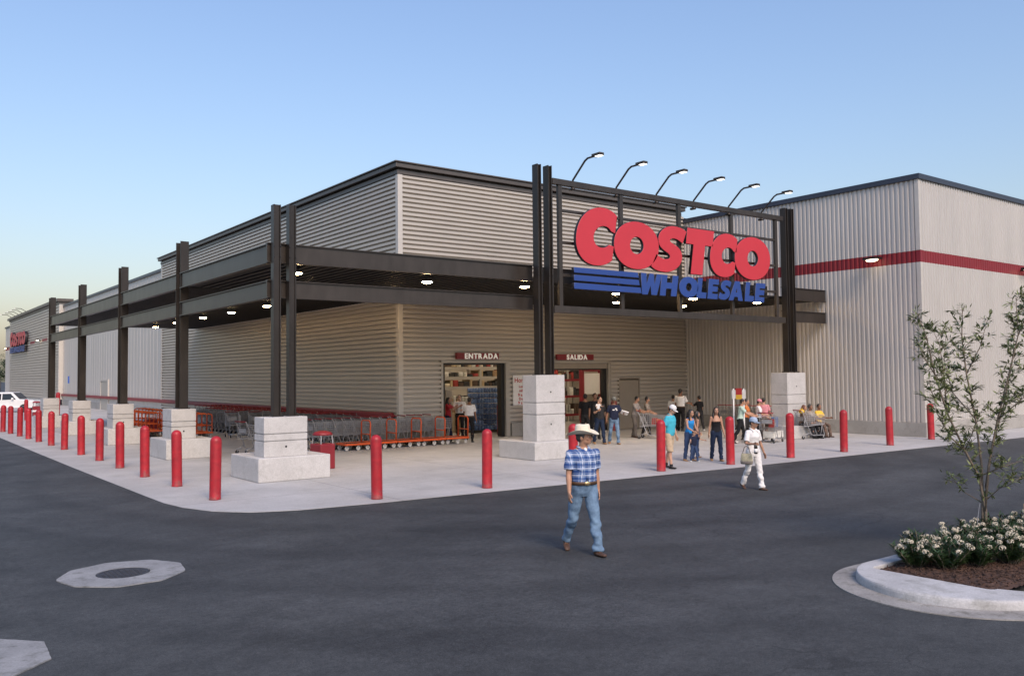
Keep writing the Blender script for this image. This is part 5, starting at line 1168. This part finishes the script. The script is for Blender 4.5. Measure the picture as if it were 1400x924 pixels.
# young multi-stemmed tree: limbs given by directions from the base
def sapling():
    D=12.4; bx=gnd(1347,742,.14); base=V((bx.x,bx.y,.14))
    # picture-plane vectors at the tree's distance, used only to read heights and spreads off the photograph
    dist=(V((base.x,base.y,0))).length; px=dist/FPX*1.0
    Rg=V((rt.x,rt.y,0)).normalized(); Fw=V((fw.x,fw.y,0)).normalized()
    def W(x,y,dep=0):
        y=742-(742-y)*.905
        return base+Rg*((x-1347)*px*1.0)+Fw*dep+V((0,0,(742-y)*px))
    p=thing('young_tree','slender young multi-stemmed tree with sparse narrow leaves growing in the island bed','tree',tuple(base))
    wd=MB(base); lf=MB(base)
    stems=[([(1347,745,0),(1349,700,0),(1342,655,.0),(1322,620,-.1),(1298,570,-.2),(1283,520,-.25),(1272,470,-.3),(1262,440,-.3)],.022),
           ([(1345,745,.03),(1347,690,.03),(1348,640,.05),(1345,580,.1),(1338,520,.15),(1336,470,.2),(1338,430,.2)],.022),
           ([(1348,700,0),(1352,640,-.05),(1362,580,-.1),(1375,520,-.15),(1385,470,-.2),(1384,420,-.2)],.019),
           ([(1350,670,.0),(1368,620,.2),(1390,560,.3),(1405,500,.35),(1412,450,.4)],.017),
           ([(1322,620,-.1),(1300,602,-.25),(1281,572,-.35),(1270,530,-.4)],.011),([(1298,570,-.2),(1302,520,-.05),(1300,480,.0),(1290,455,0)],.010),
           ([(1345,580,.1),(1325,545,.25),(1318,500,.3),(1322,455,.3)],.010),([(1362,580,-.1),(1385,550,-.3),(1398,520,-.35)],.010),([(1338,520,.15),(1355,480,.1),(1360,450,.05)],.009),
           ([(1342,655,0),(1362,640,-.2),(1385,630,-.3)],.009),([(1283,520,-.25),(1268,500,-.35),(1258,480,-.4)],.008),([(1390,560,.3),(1420,540,.2),(1440,500,.2)],.012),([(1385,470,-.2),(1400,440,-.15),(1398,425,-.1)],.009),([(1322,620,-.1),(1325,590,-.3),(1335,560,-.35)],.008),([(1347,690,.03),(1330,676,.2),(1318,655,.25)],.008),([(1347,690,.03),(1366,660,-.2),(1392,650,-.3)],.008)]
    for pts,r0 in stems:
        P=[W(*q) for q in pts]; n=len(P); wd.tube(P,[r0*(1-.75*i/(n-1)) for i in range(n)],7)
        for i in range(n-1):
            a,b=P[i],P[i+1]
            if a.z<.95 and (r0>.01 or random.random()<.4): continue
            seg=(b-a).length; m=max(3,int(seg/.043))
            for j in range(m):
                c=a.lerp(b,(j+random.random())/m); dens=1 if r0<.015 or i>=3 else .7
                if random.random()>dens: continue
                # short twig with a tuft of narrow leaves
                d=V((random.gauss(0,1),random.gauss(0,1),random.uniform(-.1,.9))).normalized(); L=random.uniform(.05,.22); e=c+d*L; wd.bar(c,e,.005)
                for _ in range(random.randint(6,12)):
                    q=c.lerp(e,random.uniform(.3,1)); dd=(d+V((random.gauss(0,.8),random.gauss(0,.8),random.gauss(-.05,.5)))).normalized(); leafquad(lf,q,dd,random.uniform(.075,.13),random.uniform(.024,.038),V((random.uniform(-.5,.5),random.uniform(-.5,.5),1)))
        e=P[-1]
        for _ in range(20):
            dd=V((random.gauss(0,.8),random.gauss(0,.8),random.gauss(.15,.55))).normalized(); leafquad(lf,e+V((random.gauss(0,.035),random.gauss(0,.035),random.gauss(0,.035))),dd,random.uniform(.07,.11),random.uniform(.016,.024))
    wd.build('trunk',MT['bark'],p,True); lf.build('crown',MT['leaf'],p)
    g=MB(base); a=W(1342,690); g.tube([a,W(1334,712,-.1),W(1326,742,-.2)],.003,5); o=g.build('guy_string',MT['steel'],p)
sapling()

# distant trees past the far block
def far_tree(px,y,h,r,label):
    x=at(px,y); p=thing('roadside_tree',label,'tree',(x,y,0)); MB().tube([(0,0,0),(.1,0,h*.3),(0,.1,h*.7)],[.22,.16,.06],7).build('trunk',MT['bark'],p,True)
    lf=MB()
    cl=[(random.gauss(0,r*.5),random.gauss(0,r*.5),h*random.uniform(.4,.95),random.uniform(.5,1.1)) for _ in range(26)]
    for cx,cy,cz,cr in cl:
        for _ in range(90):
            d=V((random.gauss(0,1),random.gauss(0,1),random.gauss(0,1))).normalized(); leafquad(lf,V((cx,cy,cz))+d*cr*random.random()**.4,V((random.gauss(0,1),random.gauss(0,1),random.gauss(0,.6))).normalized(),.3,.14)
    lf.build('crown',MT['leaf2'],p)
far_tree(-2,165,6.0,2.2,'round dark tree far off past the last pale wing at the left edge')
far_tree(-14,185,7.5,2.8,'larger dark tree far off at the very left edge')
